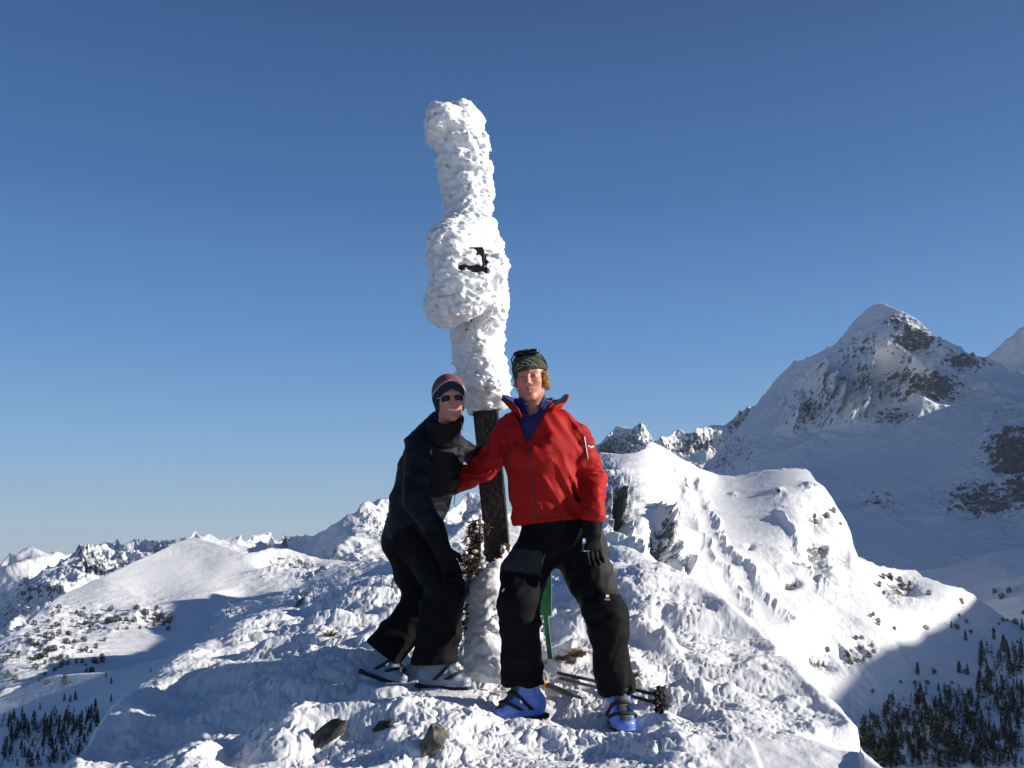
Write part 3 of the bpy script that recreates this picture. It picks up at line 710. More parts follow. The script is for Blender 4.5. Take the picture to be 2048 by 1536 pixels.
rz = np.array([P(960, r[0], YC)[2] for r in rows]); rl = np.array([P(r[1], r[0], YC)[0] for r in rows]); rr = np.array([P(r[2], r[0], YC)[0] for r in rows])
oo = np.argsort(rz); rz, rl, rr = rz[oo], rl[oo], rr[oo]
def rime_noise(p, seed=0, k=1.0):
    w = p + 0.02 * np.stack([vnoise(p * 12, 31), vnoise(p * 12, 32), vnoise(p * 12, 33)], -1)
    q = w * np.array([1, 1, 1.7])
    d1 = np.sqrt(np.clip(1 - (worley3(q * 9.5, 3 + seed) / 0.9) ** 2, 0, 1)); q = q * np.array([1, 1, 1.35]); d2 = np.sqrt(np.clip(1 - (worley3(q * 21, 5 + seed) / 0.9) ** 2, 0, 1)); d3 = np.sqrt(np.clip(1 - (worley3(q * 44, 7 + seed) / 0.9) ** 2, 0, 1))
    return k * (0.056 * d1 + 0.036 * d2 + 0.018 * d3 + 0.018 * vnoise(p * 5, 8))
def rime_fn(p):
    z = p[..., 2]; zc = np.clip(z, rz[0], rz[-1])
    a = np.interp(zc, rz, rl); b = np.interp(zc, rz, rr); cx = (a + b) / 2; hw = np.maximum((b - a) / 2 - 0.098, 0.03)
    hy = np.maximum(hw * 1.05, 0.06)
    dz = np.maximum(z - rz[-1] + 0.135, 0) + np.maximum(rz[0] + 0.07 + 0.05 * vnoise(p * 7, 66) - z, 0)
    k = np.sqrt(((p[..., 0] - cx) / hw) ** 2 + ((p[..., 1] - YC) / hy) ** 2)
    d = np.sqrt((np.maximum((k - 1) * np.minimum(hw, hy), 0)) ** 2 + dz ** 2) + np.minimum((k - 1) * np.minimum(hw, hy), 0)
    ar = seg(p, P(924, 560, 5.12), P(945, 545, 6.25), (0.075, 0.09), (0.10, 0.11))
    ar2 = seg(p, P(915, 585, 5.16), P(895, 610, 5.32), 0.075, 0.04)
    ar3 = seg(p, P(970, 545, 5.2), P(972, 620, 5.45), 0.045, 0.05)
    ar4 = seg(p, P(905, 500, 5.12), P(940, 470, 5.5), 0.06, 0.05)
    top = seg(p, P(886, 238, 5.5), P(900, 270, YC), 0.02, 0.03)
    d = smin(d, seg(p, P(935, 330, YC), P(967, 780, YC), 0.045, 0.066), 0.03)
    d = smin(smin(smin(smin(smin(d, ar, 0.04), ar2, 0.03), ar3, 0.03), ar4, 0.03), top, 0.03)
    near = np.abs(d) < 0.16
    out = d.copy()
    out[near] = d[near] - rime_noise(p[near])
    # the wind has broken a window in the crust: dark beam shows in a slit
    jag = 0.010 * vnoise(p * 45, 77) + 0.008 * vnoise(p * 22, 78)
    s1 = box_sdf(p, P(944, 532, 4.98), (0.072, 0.22, 0.019), 0.006)
    s2 = box_sdf(p, P(968, 508, 4.98), (0.013, 0.22, 0.048), 0.006)
    return smax(out, -(np.minimum(s1, s2) + jag), 0.008)
build_sdf('rime_crust', rime_fn, (P(820, 800, YC)[0], 4.72, rz[0] - 0.08), (P(1045, 800, YC)[0], 6.5, rz[-1] + 0.12), 0.0085, M_rime, cross)
def base_fn(p):
    d = seg(p, P(984, 1118, 5.62), P(982, 1200, 5.55), (0.085, 0.10), (0.115, 0.15))
    d = smin(d, seg(p, P(982, 1200, 5.55), P(985, 1350, 5.5), (0.10, 0.15), (0.16, 0.2)), 0.04)
    d = smin(d, seg(p, P(985, 1310, 5.42), P(1000, 1345, 5.4), 0.09, 0.12), 0.05)
    d = np.maximum(d, -seg(p, P(968, 1000, 5.5), P(985, 1108, 5.5), 0.10, 0.10))
    near = np.abs(d) < 0.1; out = d.copy(); pn = p[near]
    out[near] = d[near] - 0.45 * rime_noise(pn, 4) - 0.012 * vnoise(pn * 7, 5) - 0.02 * sstep(-0.45, -0.60, pn[..., 2]) * np.sqrt(np.clip(1 - (worley3(pn * 17, 2) / .9) ** 2, 0, 1))
    return out
build_sdf('snow_base', base_fn, (P(930, 1200, 5.5)[0], 5.1, P(960, 1360, 5.4)[2]), (P(1045, 1200, 5.5)[0], 5.95, P(960, 1085, 5.6)[2]), 0.009, M_rime, cross)

# ---------------------------------------------------------------- small dead fir tied beside the cross
M_bark = new_mat('dead_bark', (0.050, 0.032, 0.022), 0.9); M_needle = add_noise(new_mat('dead_needles', (0.035, 0.030, 0.015), 0.8), 60, (0.13, 0.065, 0.02))
rnd = random.Random(7)
fir = empty('dead_fir', P(962, 1330, 5.42))
tag(fir, 'small dead fir with brown drooping twigs leaning beside the foot of the cross', 'tree')
fa, fb = P(966, 1320, 5.42), P(957, 1036, 5.48)
stem_pts = [fa + (fb - fa) * t + np.array([0.006 * math.sin(t * 9), 0, 0]) for t in np.linspace(0, 1, 14)]
tube_obj('trunk', [(stem_pts, np.linspace(0.011, 0.004, 14))], M_bark, fir, 6)
tw, nd, nf = [], [], []
def needle(p, d, ln, w):
    d = Vector(d).normalized(); s_ = d.cross(Vector((rnd.uniform(-1, 1), rnd.uniform(-1, 1), rnd.uniform(-1, 1)))).normalized() * w
    b = len(nd); nd.extend([tuple(Vector(p) - s_), tuple(Vector(p) + s_), tuple(Vector(p) + d * ln + s_ * .3), tuple(Vector(p) + d * ln - s_ * .3)]); nf.append((b, b + 1, b + 2, b + 3))
for i in range(46):
    t = rnd.uniform(0.28, 1.0) if i > 6 else rnd.uniform(0.15, 0.3)
    p0 = fa + (fb - fa) * t
    ln = (0.20 * (1.05 - t) + 0.05) * rnd.uniform(0.6, 1.1)
    az = rnd.gauss(math.pi, 0.75) if rnd.random() < 0.8 else rnd.uniform(0, 6.28)
    d = np.array([math.cos(az), math.sin(az) * 0.8, 0.25])
    pts_ = [p0 + d * ln * s - np.array([0, 0, 1]) * ln * 0.75 * s * s for s in np.linspace(0, 1, 6)]
    tw.append((pts_, np.linspace(0.0045, 0.0018, 6)))
    dens = 22 if t > 0.45 else 7
    for k_ in range(dens):
        s = rnd.uniform(0.15, 1.0); j = s * 5; a_ = int(min(j, 4)); pp = pts_[a_] + (pts_[a_ + 1] - pts_[a_]) * (j - a_)
        dd = np.array([rnd.uniform(-1, 1), rnd.uniform(-1, 1), rnd.uniform(-1.3, 0.3)])
        e = pp + dd * rnd.uniform(0.015, 0.035); tw.append(([pp, (pp + e) / 2, e], 0.0012))
        for m_ in range(5): needle(pp + (e - pp) * rnd.random(), dd + np.array([rnd.uniform(-1, 1), rnd.uniform(-1, 1), rnd.uniform(-.8, .4)]), rnd.uniform(0.012, 0.026), rnd.uniform(0.0015, 0.004))
tw.append(([P(905, 1229, 5.4), P(940, 1227, 5.41), P(975, 1226, 5.38), P(1004, 1224, 5.36)], [0.0045, 0.005, 0.004, 0.006]))
tube_obj('branches', tw, M_bark, fir, 4)
reparent(mesh_np('needles', np.array(nd), np.array(nf), M_needle, smooth=False), fir)
# snow caught on the twigs
sv, sf = [], []
cl = []
for i in range(26):
    t = rnd.uniform(0.3, 1.0); c = fa + (fb - fa) * t + np.array([rnd.uniform(-0.10, 0.02), rnd.uniform(-0.06, 0.02), 0]); cl.append((c, rnd.uniform(0.006, 0.015)))
cl = [(np.array(c), r) for c, r in cl]
def cl_fn(p):
    d = np.full(p.shape[:-1], 9.0)
    for c, r in cl: d = np.minimum(d, ell(p, c, (r * 1.3, r, r * .8)))
    return d - 0.003 * vnoise(p * 90, 3)
build_sdf('snow_clumps', cl_fn, (min(c[0] for c, r in cl) - .03, min(c[1] for c, r in cl) - .03, min(c[2] for c, r in cl) - .03), (max(c[0] for c, r in cl) + .03, max(c[1] for c, r in cl) + .03, max(c[2] for c, r in cl) + .03), 0.005, M_rime, fir)

# ---------------------------------------------------------------- green metal stake
M_green = add_noise(new_mat('green_paint', (0.006, 0.085, 0.030), 0.45), 20, (0.01, 0.13, 0.05), 0.2, 30, 0.002)
M_black = new_mat('black_rubber', (0.006, 0.006, 0.007), 0.7, 0, 0.2); M_white = new_mat('white_paint', (0.75, 0.75, 0.74), 0.5)
stake = empty('green_stake', P(1101, 1335, 5.60)); tag(stake, 'green metal stake with a long plate standing in snow between the red jacketed man\'s legs', 'stake')
beam_obj('plate', P(1091, 1231, 5.58), P(1091, 1118, 5.58), 0.034, 0.010, M_green, stake, bev=0.003, nseg=6, rough=0.0005)
beam_obj('edge_strip', P(1077, 1229, 5.60), P(1077, 1168, 5.60), 0.010, 0.010, M_white, stake, bev=0.002, nseg=4, rough=0.0003)
beam_obj('rod', P(1103, 1345, 5.60), P(1091, 1225, 5.585), 0.014, 0.012, M_green, stake, bev=0.003, nseg=6, rough=0.0004)
def cap_fn(p): return smin(seg(p, P(1104, 1104, 5.5), P(1112, 1132, 5.5), 0.022, 0.016), seg(p, P(1098, 1110, 5.52), P(1092, 1122, 5.56), 0.02, 0.02), 0.02)
build_sdf('black_cap', cap_fn, P(1080, 1150, 5.44) - .02, P(1130, 1085, 5.62) + .03, 0.006, M_black, stake)

# ---------------------------------------------------------------- ski poles lying in the snow
M_shaft = new_mat('dark_red_shaft', (0.030, 0.008, 0.008), 0.35, 0.3); M_shaft2 = new_mat('graphite_shaft', (0.022, 0.020, 0.020), 0.35, 0.3)
M_grey = new_mat('grey_shaft', (0.10, 0.10, 0.10), 0.4, 0.2); M_yellow = new_mat('yellow_band', (0.62, 0.34, 0.02), 0.5)
def ski_pole(a, b, mat, label):
    a, b = np.array(a), np.array(b); r = empty('ski_pole', a); tag(r, label, 'ski pole', 'ski poles lying behind the right boot')
    ax = (b - a) / np.linalg.norm(b - a)
    tube_obj('shaft', [([a, a + (b - a) * .5, b], 0.0085)], mat, r, 10)
    tube_obj('clamp', [([a + (b - a) * .42, a + (b - a) * .50], 0.0135)], M_black, r, 10)
    tube_obj('tip', [([b, b + ax * 0.05], [0.006, 0.002])], M_grey, r, 8)
    # basket: notched disc
    s_ = np.cross(ax, [0, 0, 1]); s_ /= np.linalg.norm(s_); u_ = np.cross(s_, ax); paths = []
    c = b - ax * 0.012
    for k_ in range(6):
        an = k_ * math.pi / 3 + 0.3; dr = math.cos(an) * s_ + math.sin(an) * u_
        paths.append(([c, c + dr * 0.024 - ax * .004, c + dr * 0.044 - ax * 0.010], [0.008, 0.010, 0.013]))
    ring = [c + (math.cos(t) * s_ + math.sin(t) * u_) * 0.030 - ax * 0.006 for t in np.linspace(0, 2 * math.pi, 15)]
    paths.append((ring, 0.006))
    tube_obj('basket', paths, M_black, r, 7)
ski_pole(G(1116, 1358, 5.36, .03), G(1326, 1414, 4.99, .05), M_shaft, 'upper of two dark ski poles lying in the snow, with a black basket')
ski_pole(G(1120, 1369, 5.33, .03), G(1328, 1430, 4.95, .045), M_shaft2, 'lower of two dark ski poles lying in the snow, with a black basket')
gp = empty('pole_grip_end', P(1086, 1376, 5.06)); gp.name = 'grey_pole'
tag(gp, 'dark grey tapered pole with a yellow band lying in snow beside the left blue boot', 'pole')
a_, b_ = G(1070, 1380, 5.09, .045), G(1164, 1412, 4.99, .035)
tube_obj('shaft', [([a_ + (b_ - a_) * .28, a_ + (b_ - a_) * .7, b_], [0.016, 0.014, 0.006])], M_grey, gp, 10)
tube_obj('yellow_band', [([a_, a_ + (b_ - a_) * .27], 0.017)], M_yellow, gp, 10)

# ---------------------------------------------------------------- rocks and dry grass showing through the snow
M_rock = add_noise(new_mat('lichen_rock', (0.13, 0.12, 0.085), 0.9), 18, (0.045, 0.043, 0.04), 0.9, 45, 0.01, lo=.42, hi=.58)
M_rock2 = add_noise(new_mat('grey_rock', (0.075, 0.072, 0.065), 0.9), 18, (0.02, 0.02, 0.02), 0.9, 45, 0.01)
def rock(c, size, R, seed, mat, label):
    c = np.array(c); R = np.array(R.to_3x3() if hasattr(R, 'to_3x3') else R)
    rs = np.random.RandomState(seed); planes = rs.normal(size=(14, 3)); planes /= np.linalg.norm(planes, axis=1)[:, None]; offs = rs.uniform(0.45, 0.8, 14)
    def fn(p):
        q = ((p - c) @ R) / np.array(size)
        d = np.linalg.norm(q, axis=-1) - 1.1
        for n_, o_ in zip(planes, offs): d = smax(d, q @ n_ - o_, 0.012)
        return (d + 0.07 * fbm(q * 4, 4, seed)) * min(size)
    m = max(size) * 1.3
    r = empty('rock', c.tolist()); o = build_sdf('rock', fn, c - m, c + m, max(size) / 22, mat)
    o.location = (0, 0, 0); bpy.data.objects.remove(r)
    me = o.data; co = np.empty(len(me.vertices) * 3, np.float32); me.vertices.foreach_get('co', co); co = co.reshape(-1, 3) - c.astype(np.float32); me.vertices.foreach_set('co', co.ravel()); o.location = c.tolist()
    tag(o, label, 'rock')
rock(G(652, 1478, 4.42, .0), (0.15, 0.06, 0.045), Matrix.Rotation(math.radians(20), 3, 'Z') @ Matrix.Rotation(math.radians(-38), 3, 'Y'), 3, M_rock2, 'long tilted grey slab of rock showing through snow, leftmost of the rocks')
rock(G(864, 1500, 4.33, .02), (0.068, 0.07, 0.092), Matrix.Rotation(0.35, 3, 'Y'), 8, M_rock, 'upright olive brown rock in the snow at the bottom, nearest the blue boots')
rock(G(766, 1454, 4.52, .0), (0.075, 0.05, 0.035), Matrix.Rotation(-0.5, 3, 'Y'), 11, M_rock2, 'small dark flat rock between the slab and the upright rock')
M_grass = add_noise(new_mat('dry_grass', (0.20, 0.12, 0.035), 0.9), 40, (0.08, 0.05, 0.02))
def tuft(c, w, h, n, seed, label):
    r_ = random.Random(seed); pt = []
    for i in range(n):
        b = np.array([r_.gauss(0, w * .5), r_.gauss(0, w * .4), -0.02]); d = np.array([r_.gauss(0, .7), r_.gauss(0, .7) - .3, r_.uniform(.2, 1)]) * h * r_.uniform(.5, 1.1)
        pt.append(([b, b + d * .6 + np.array([0, 0, .3 * h]), b + d * 1.1 + np.array([0, 0, .1 * h])], [0.0022, 0.0018, 0.0006]))
    v, f = tubes(pt, 3); o = mesh_np('grass_tuft', v, f, M_grass); o.location = c; tag(o, label, 'grass tuft')
TUFTS = [((1155, 1306, 5.92), .03, .04, 260, 'ochre tuft of dry grass poking through snow between the man\'s legs'),
         ((1124, 1316, 5.80), .03, .035, 140, 'small brown grass tuft just right of the green stake'),
         ((1140, 1322, 5.72), .02, .03, 90, 'tiny brown grass tuft low between stake and ochre tuft'),
         ((662, 1270, 6.9), .02, .05, 90, 'brown grass tuft on the snow mound behind the dark clothed woman'),
         ((1268, 1348, 5.55), .035, .03, 90, 'thin brown grass tuft right of the man\'s trouser leg'),
         ((1082, 1326, 5.62), .02, .035, 90, 'brown grass tuft at the left foot of the green stake')]
for a in TUFTS: tuft(G(*a[0]).tolist(), *a[1:4], hash(a[4][:3]) % 1 + len(a[4]), a[4])
# ---------------------------------------------------------------- people
M_skin = add_noise(new_mat('skin', (0.44, 0.20, 0.135), 0.5), 30, (0.50, 0.19, 0.13)); bsdf(M_skin).inputs['Subsurface Weight'].default_value = 0.08; bsdf(M_skin).inputs['Subsurface Scale'].default_value = 0.01
M_lip = new_mat('lips', (0.34, 0.105, 0.085), 0.45); M_teeth = new_mat('teeth', (0.75, 0.72, 0.64), 0.3); M_eye = new_mat('eye', (0.03, 0.03, 0.035), 0.2)
M_hair = add_noise(new_mat('blond_hair', (0.46, 0.27, 0.10), 0.55), 60, (0.22, 0.11, 0.035))
M_red = add_noise(new_mat('red_shell_fabric', (0.345, 0.005, 0.004), 0.7, 0, 0.2), 8, (0.28, 0.004, 0.0035), 0.25, 70, 0.004)
M_redin = new_mat('zip_grey', (0.03, 0.03, 0.035), 0.4)
M_blue = add_noise(new_mat('blue_fleece', (0.010, 0.014, 0.10), 0.8), 30, (0.006, 0.008, 0.05), 0.3, 80, 0.004)
M_blue2 = new_mat('blue_lining', (0.012, 0.018, 0.13), 0.7)
M_pant = add_noise(new_mat('black_trousers', (0.0045, 0.0045, 0.005), 0.8, 0, 0.1), 12, (0.007, 0.007, 0.008), 0.3, 60, 0.004)
M_pantg = add_noise(new_mat('grey_trouser_panel', (0.024, 0.023, 0.023), 0.8, 0, 0.2), 12, (0.030, 0.028, 0.028), 0.3, 60, 0.004)
M_navy = add_noise(new_mat('dark_navy_jacket', (0.0045, 0.005, 0.0085), 0.65, 0, 0.2), 8, (0.006, 0.007, 0.012), 0.3, 60, 0.004)
M_glove = new_mat('black_glove', (0.004, 0.0045, 0.005), 0.75, 0, 0.12); M_glovel = new_mat('glove_print', (0.10, 0.22, 0.40), 0.5)
M_boot = add_noise(new_mat('blue_plastic', (0.12, 0.22, 0.66), 0.28, 0, 0.5), 10, (0.15, 0.26, 0.70)); M_bootw = add_noise(new_mat('pale_blue_plastic', (0.17, 0.22, 0.32), 0.4, 0, 0.4), 10, (0.24, 0.28, 0.36))
M_liner = new_mat('boot_liner', (0.06, 0.065, 0.075), 0.7); M_buckle = new_mat('buckle_metal', (0.7, 0.7, 0.72), 0.25, 0.9); M_sole = new_mat('boot_sole', (0.012, 0.012, 0.013), 0.8)
M_lens = new_mat('dark_lens', (0.005, 0.005, 0.006), 0.12, 0, 0.25); M_frame = new_mat('silver_frame', (0.45, 0.44, 0.42), 0.3, 0.7)
M_hatn = new_mat('navy_knit', (0.010, 0.014, 0.030), 0.9); M_hatr = new_mat('maroon_knit', (0.16, 0.05, 0.055), 0.9); M_hatb = new_mat('beige_knit', (0.45, 0.34, 0.28), 0.9)
M_hato = add_noise(new_mat('olive_knit', (0.026, 0.030, 0.017), 0.9), 60, (0.04, 0.044, 0.026), 0.4, 160, 0.002); M_mark = new_mat('tan_print', (0.26, 0.27, 0.19), 0.8)
J = lambda *a: np.array(P(*a))

def frame(origin, fwd, up=(0, 0, 1)):
    """columns: x = forward, y = left, z = up"""
    f = Vector(fwd).normalized(); u = Vector(up); l = u.cross(f).normalized(); u = f.cross(l)
    M = np.array([[f.x, l.x, u.x], [f.y, l.y, u.y], [f.z, l.z, u.z]])
    return np.array(origin, float), M
def loc(p, fr): return (p - fr[0]) @ fr[1]
def wrl(v, fr): return np.asarray(v) @ fr[1].T + fr[0]
def build_local(name, fn, lo, hi, h, mat, root, fr, post=None, mats=None, fm=None):
    v, q = surface_nets(fn, lo, hi, h)
    if post is not None: v = post(v)
    fmat = fm(v[q].mean(1)) if fm else None
    o = mesh_np(name, wrl(v, fr), q, mat, None, True, None, mats, fmat)
    reparent(o, root); return o

# ---- ski boot: x forward, y left, z up, sole at z = 0
def boot_sdf(p, open_=0.0):
    d = seg(p, (-0.085, 0, 0.062), (0.055, 0, 0.058), (0.046, 0.045), (0.052, 0.043), side=(0, 1, 0))
    d = smin(d, seg(p, (0.055, 0, 0.052), (0.118, 0, 0.046), (0.052, 0.038), (0.042, 0.030), side=(0, 1, 0)), 0.02)
    d = smin(d, seg(p, (-0.060, 0, 0.08), (-0.012, 0, 0.145), (0.048, 0.062), (0.050, 0.060), side=(0, 1, 0)), 0.03)
    d = smin(d, seg(p, (-0.028, 0, 0.14), (-0.005, 0, 0.30), (0.054, 0.058), (0.060, 0.062), side=(0, 1, 0)), 0.02)
    d = smin(d, seg(p, (0.02, 0, 0.11), (0.075, 0, 0.07), (0.036, 0.03), (0.038, 0.026), side=(0, 1, 0)), 0.03)
    d = np.maximum(d, 0.020 - p[..., 2]); d = smax(d, p[..., 2] - 0.215, 0.004)
    return d
def make_boot(root, fr, mshell, opening='boot', sy=1):
    bo = empty(opening, fr[0].tolist(), None); bo.parent = root; bo.location = (Vector(fr[0].tolist()) - Vector(root.location))
    class RR: pass
    def add(name, fn, lo, hi, h, mat, **k):
        v, q = surface_nets(fn, lo, hi, h); fm = k.get('fm'); 
        v2 = wrl(v, fr); o = mesh_np(name, v2 - np.array(fr[0]), q, mat, None, True, None, k.get('mats'), fm(v[q].mean(1)) if fm else None); o.parent = bo; return o
    LO, HI = (-0.16, -0.09, -0.01), (0.19, 0.09, 0.31)
    add('shell', lambda p: smin(boot_sdf(p), np.maximum(boot_sdf(p) - 0.006, np.abs(p[..., 2] - 0.026) - 0.006), 0.004), LO, HI, 0.0055, mshell,
        mats=[mshell, M_liner], fm=lambda c: ((c[:, 0] > 0.012 - (c[:, 2] - 0.10) * 0.15) & (c[:, 2] > 0.088 - (c[:, 0] - .03) * 0.2) & (np.abs(c[:, 1]) < 0.030 + 0.1 * (c[:, 2] - .1))).astype(int))
    def sole(p):
        d = box_sdf(p, (0.0, 0, 0.012), (0.158, 0.043, 0.012), 0.010)
        d = np.minimum(np.maximum(d, -box_sdf(p, (-0.025, 0, 0.0), (0.035, 0.1, 0.010), 0.004)), 9)
        return np.maximum(d, -(np.abs(((p[..., 0] * 40) % 1) - 0.5) - 0.18) / 40 - 0.02 + 3 * np.maximum(p[..., 2], 0))
    add('sole', lambda p: box_sdf(p, (0.006, 0, 0.013), (0.142, 0.038, 0.013), 0.008), LO, HI, 0.006, M_sole)
    # straps across the instep and cuff with their buckles
    for (x, z, nx, nz, off, side) in ((0.070, 0.075, 0.85, 0.5, 0.010, 1), (0.030, 0.105, 0.72, 0.7, 0.010, 1), (0.0, 0.185, 0.1, 1.0, 0.010, 1), (0.0, 0.235, 0.1, 1.0, 0.010, 1)):
        nn = np.array([nx, 0, nz]); nn = nn / np.linalg.norm(nn); c0 = np.array([x, 0, z]); t_ = np.array([nn[0], 0, -nn[2]]) 
        t_ = np.array([nn[2], 0, -nn[0]])
        if z > 0.15: t_ = np.array([0.12, 0, 0.99])
        def strap(p, t_=t_, c0=c0, z=z):
            b = boot_sdf(p) - 0.0065
            d = np.maximum(b, np.abs((p - c0) @ t_) - 0.0085)
            lim = (0.07 - z * 0.2) - p[..., 2] if z < 0.15 else -(p[..., 0] + 0.015)
            return np.maximum(np.maximum(d, -(b + 0.012)), lim)
        s_ = add('strap', strap, LO, HI, 0.0055, M_sole)
        if 1:
            yb = 0.043 if z < 0.15 else 0.052
            cb = c0 + np.array([-0.002, sy * yb, -0.012 if z < .15 else 0])
            o = add('buckle', lambda p, cb=cb: box_sdf(p, cb, (0.010, 0.009, 0.014), 0.004), cb - .03, cb + .03, 0.004, M_buckle)
            o.parent = s_
    return bo

def hand_parts(p, w, pd, side, L=1.0, curl=0.35, th=1):
    """glove: w wrist point, pd pointing direction, side = direction from little to index finger"""
    pd = np.array(pd, float); pd /= np.linalg.norm(pd); side = np.array(side, float); side -= pd * (side @ pd); side /= np.linalg.norm(side)
    nrm = np.cross(side, pd) * th
    w = np.array(w, float)
    d = seg(p, w + pd * 0.02 * L, w + pd * 0.085 * L, (0.034 * L, 0.019 * L), (0.044 * L, 0.018 * L), side=side)
    lens = (0.062, 0.076, 0.082, 0.074)
    for i, (o_, ln) in enumerate(zip((-0.033, -0.011, 0.011, 0.033), lens)):
        a = w + pd * 0.092 * L + side * o_ * L
        b = a + (pd * math.cos(curl * .6) + nrm * math.sin(curl * .6) + side * o_ * 1.5) * ln * 0.5 * L
        c = b + (pd * math.cos(curl * 1.8) + nrm * math.sin(curl * 1.8) + side * o_ * 1.5) * ln * 0.5 * L
        f_ = smin(seg(p, a - pd * .01, b, 0.0115 * L, 0.0108 * L), seg(p, b, c, 0.0108 * L, 0.0092 * L), 0.004)
        d = smin(d, f_, 0.006)
    t0 = w + pd * 0.035 * L + side * 0.034 * L; t1 = t0 + (side * 0.026 + pd * 0.026 + nrm * 0.010) * L; t2 = t1 + (pd * 0.034 + side * 0.004 + nrm * 0.012) * L
    d = smin(d, smin(seg(p, t0, t1, 0.015 * L, 0.0125 * L), seg(p, t1, t2, 0.0125 * L, 0.0105 * L), 0.005), 0.010)
    return d

def head_sdf(p, neck=True, smile=0.0, slim=1.0, nk=(0, 0.038, -0.20), jaw=0.0):
    """x = viewer's right, y = towards the back, z = up; eyes at z = 0"""
    X = p * np.array([1 / slim, 1, 1])
    ax = np.abs(X[..., 0]); S = np.stack([ax, X[..., 1], X[..., 2]], -1)
    d = ell(X, (0, 0.012, 0.040), (0.075, 0.094, 0.080))
    d = smin(d, ell(X, (0, -0.022, -0.028), (0.063, 0.068, 0.078)), 0.03)
    d = smin(d, seg(S, (0.030 + jaw, -0.005, -0.072), (0.004 + jaw, -0.060, -0.099), 0.028, 0.020), 0.025)
    d = smin(d, ell(X, (0, -0.072, -0.100), (0.020, 0.016, 0.015)), 0.014)
    d = smin(d, ell(S, (0.036, -0.060, -0.026 + 0.006 * smile), (0.020 + .004 * smile, 0.018 + .004 * smile, 0.017)), 0.018)
    d = smin(d, seg(S, (0.010, -0.086, 0.022), (0.044, -0.070, 0.020), 0.009, 0.007), 0.012)
    d = smax(d, -ell(S, (0.030, -0.098, 0.001), (0.020, 0.018, 0.013)), 0.012)
    d = smin(d, ell(S, (0.030, -0.074, 0.001), (0.016, 0.0125, 0.0115)), 0.004)
    d = smin(d, seg(X, (0, -0.084, 0.012), (0, -0.104, -0.028), 0.0075, 0.0105), 0.012)
    d = smin(d, ell(S, (0.0105, -0.093, -0.034), (0.0075, 0.010, 0.0065)), 0.006)
    wz = 0.004 * smile
    d = smin(d, seg(S, (0.0, -0.0905, -0.0585), (0.022 + .004 * smile, -0.078, -0.062 + 2 * wz), 0.0052, 0.0028), 0.006)
    d = smin(d, seg(S, (0.0, -0.0880, -0.0720), (0.020, -0.077, -0.066 + wz), 0.0058, 0.003), 0.006)
    mo = seg(S, (0.0, -0.097, -0.0650), (0.022 + .005 * smile, -0.084, -0.0630 + 2 * wz), (0.002, 0.0022 + .0045 * smile)[1], 0.0014)
    d = smax(d, -mo, 0.003)
    d = smin(d, smax(ell(S, (0.078, 0.010, -0.006), (0.010, 0.020, 0.030)), -ell(S, (0.086, 0.006, -0.004), (0.006, 0.011, 0.018)), 0.003), 0.006)
    if neck: d = smin(d, seg(X, (0, 0.020, -0.070), nk, 0.052, 0.056), 0.025)
    return d
def head_frame(origin, yaw, pitch, roll):
    """local x = viewer's right, y = back, z = up"""
    M = Matrix.Rotation(math.radians(roll), 3, 'Y') @ Matrix.Rotation(math.radians(yaw), 3, 'Z') @ Matrix.Rotation(math.radians(pitch), 3, 'X')
    return np.array(origin, float), np.array(M)
def lip_fm(smile):
    def fm(c):
        ax = np.abs(c[:, 0]); y = c[:, 1]; z = c[:, 2] - 0.10 * smile * ax
        return (((ax / (0.019 + .006 * smile)) ** 2 + ((z + 0.0655 - 0.1 * smile * ax) / 0.0075) ** 2 < 1) & (y < -0.072)).astype(int)
    return fm
def folds(v, amp, sc=(1, 1, 1), seed=0, f=9.0):
    q = v * np.array(sc) * f
    w = q + 0.6 * np.stack([vnoise(q * .7, seed + 1), vnoise(q * .7, seed + 2), vnoise(q * .7, seed + 3)], -1)
    a = 1 - np.abs(vnoise(w, seed)) * 2.2; b = 1 - np.abs(vnoise(w * 2.1 + 4, seed + 5)) * 2.2
    return amp * (a * 0.8 + 0.35 * b)
def part_sdf(name, fn, bb, h, mat, root, **k):
    lo = np.min([np.array(b) for b in bb], 0); hi = np.max([np.array(b) for b in bb], 0)
    return build_sdf(name, fn, lo, hi, h, mat, root, **k)

# ================================================================= man in red
man = empty('person', P(1140, 1450, 4.9))
tag(man, 'man in red shell jacket and blue ski boots, one arm behind the woman', 'person', 'skiers posing at the summit cross')
MH = head_frame(J(1060, 756, 4.97), -9, 4, -5)
HW = -5
torso = [(J(1122, 1085, 5.02), .185, .125), (J(1098, 1030, 5.0), .170, .130), (J(1090, 975, 4.99), .170, .135), (J(1084, 910, 4.98), .180, .140), (J(1078, 858, 5.0), .172, .118), (J(1069, 826, 5.02), .092, .085)]
def loft(p, st, k=0.03, side=(1, 0.06, 0)):
    d = None
    for a, b in zip(st[:-1], st[1:]):
        s_ = seg(p, a[0], b[0], (a[1], a[2]), (b[1], b[2]), side)
        d = s_ if d is None else smin(d, s_, k)
    return d
shL, elL, wrL = J(1019, 862, 5.04), J(966, 940, 5.22), J(900, 968, 5.42)
shR, elR, wrR = J(1156, 880, 5.0), J(1184, 958, 4.98), J(1186, 1036, 4.86)
def man_jacket_raw(p):
    d = loft(p, torso[1:], 0.04)
    aL = smin(seg(p, shL, elL, .074, .064), seg(p, elL, wrL, .064, .056), .03)
    aR = smin(seg(p, shR, elR, .076, .066), seg(p, elR, wrR, .064, .056), .025)
    d = smin(d, aL, 0.045); d = smin(d, aR, 0.05)
    return d
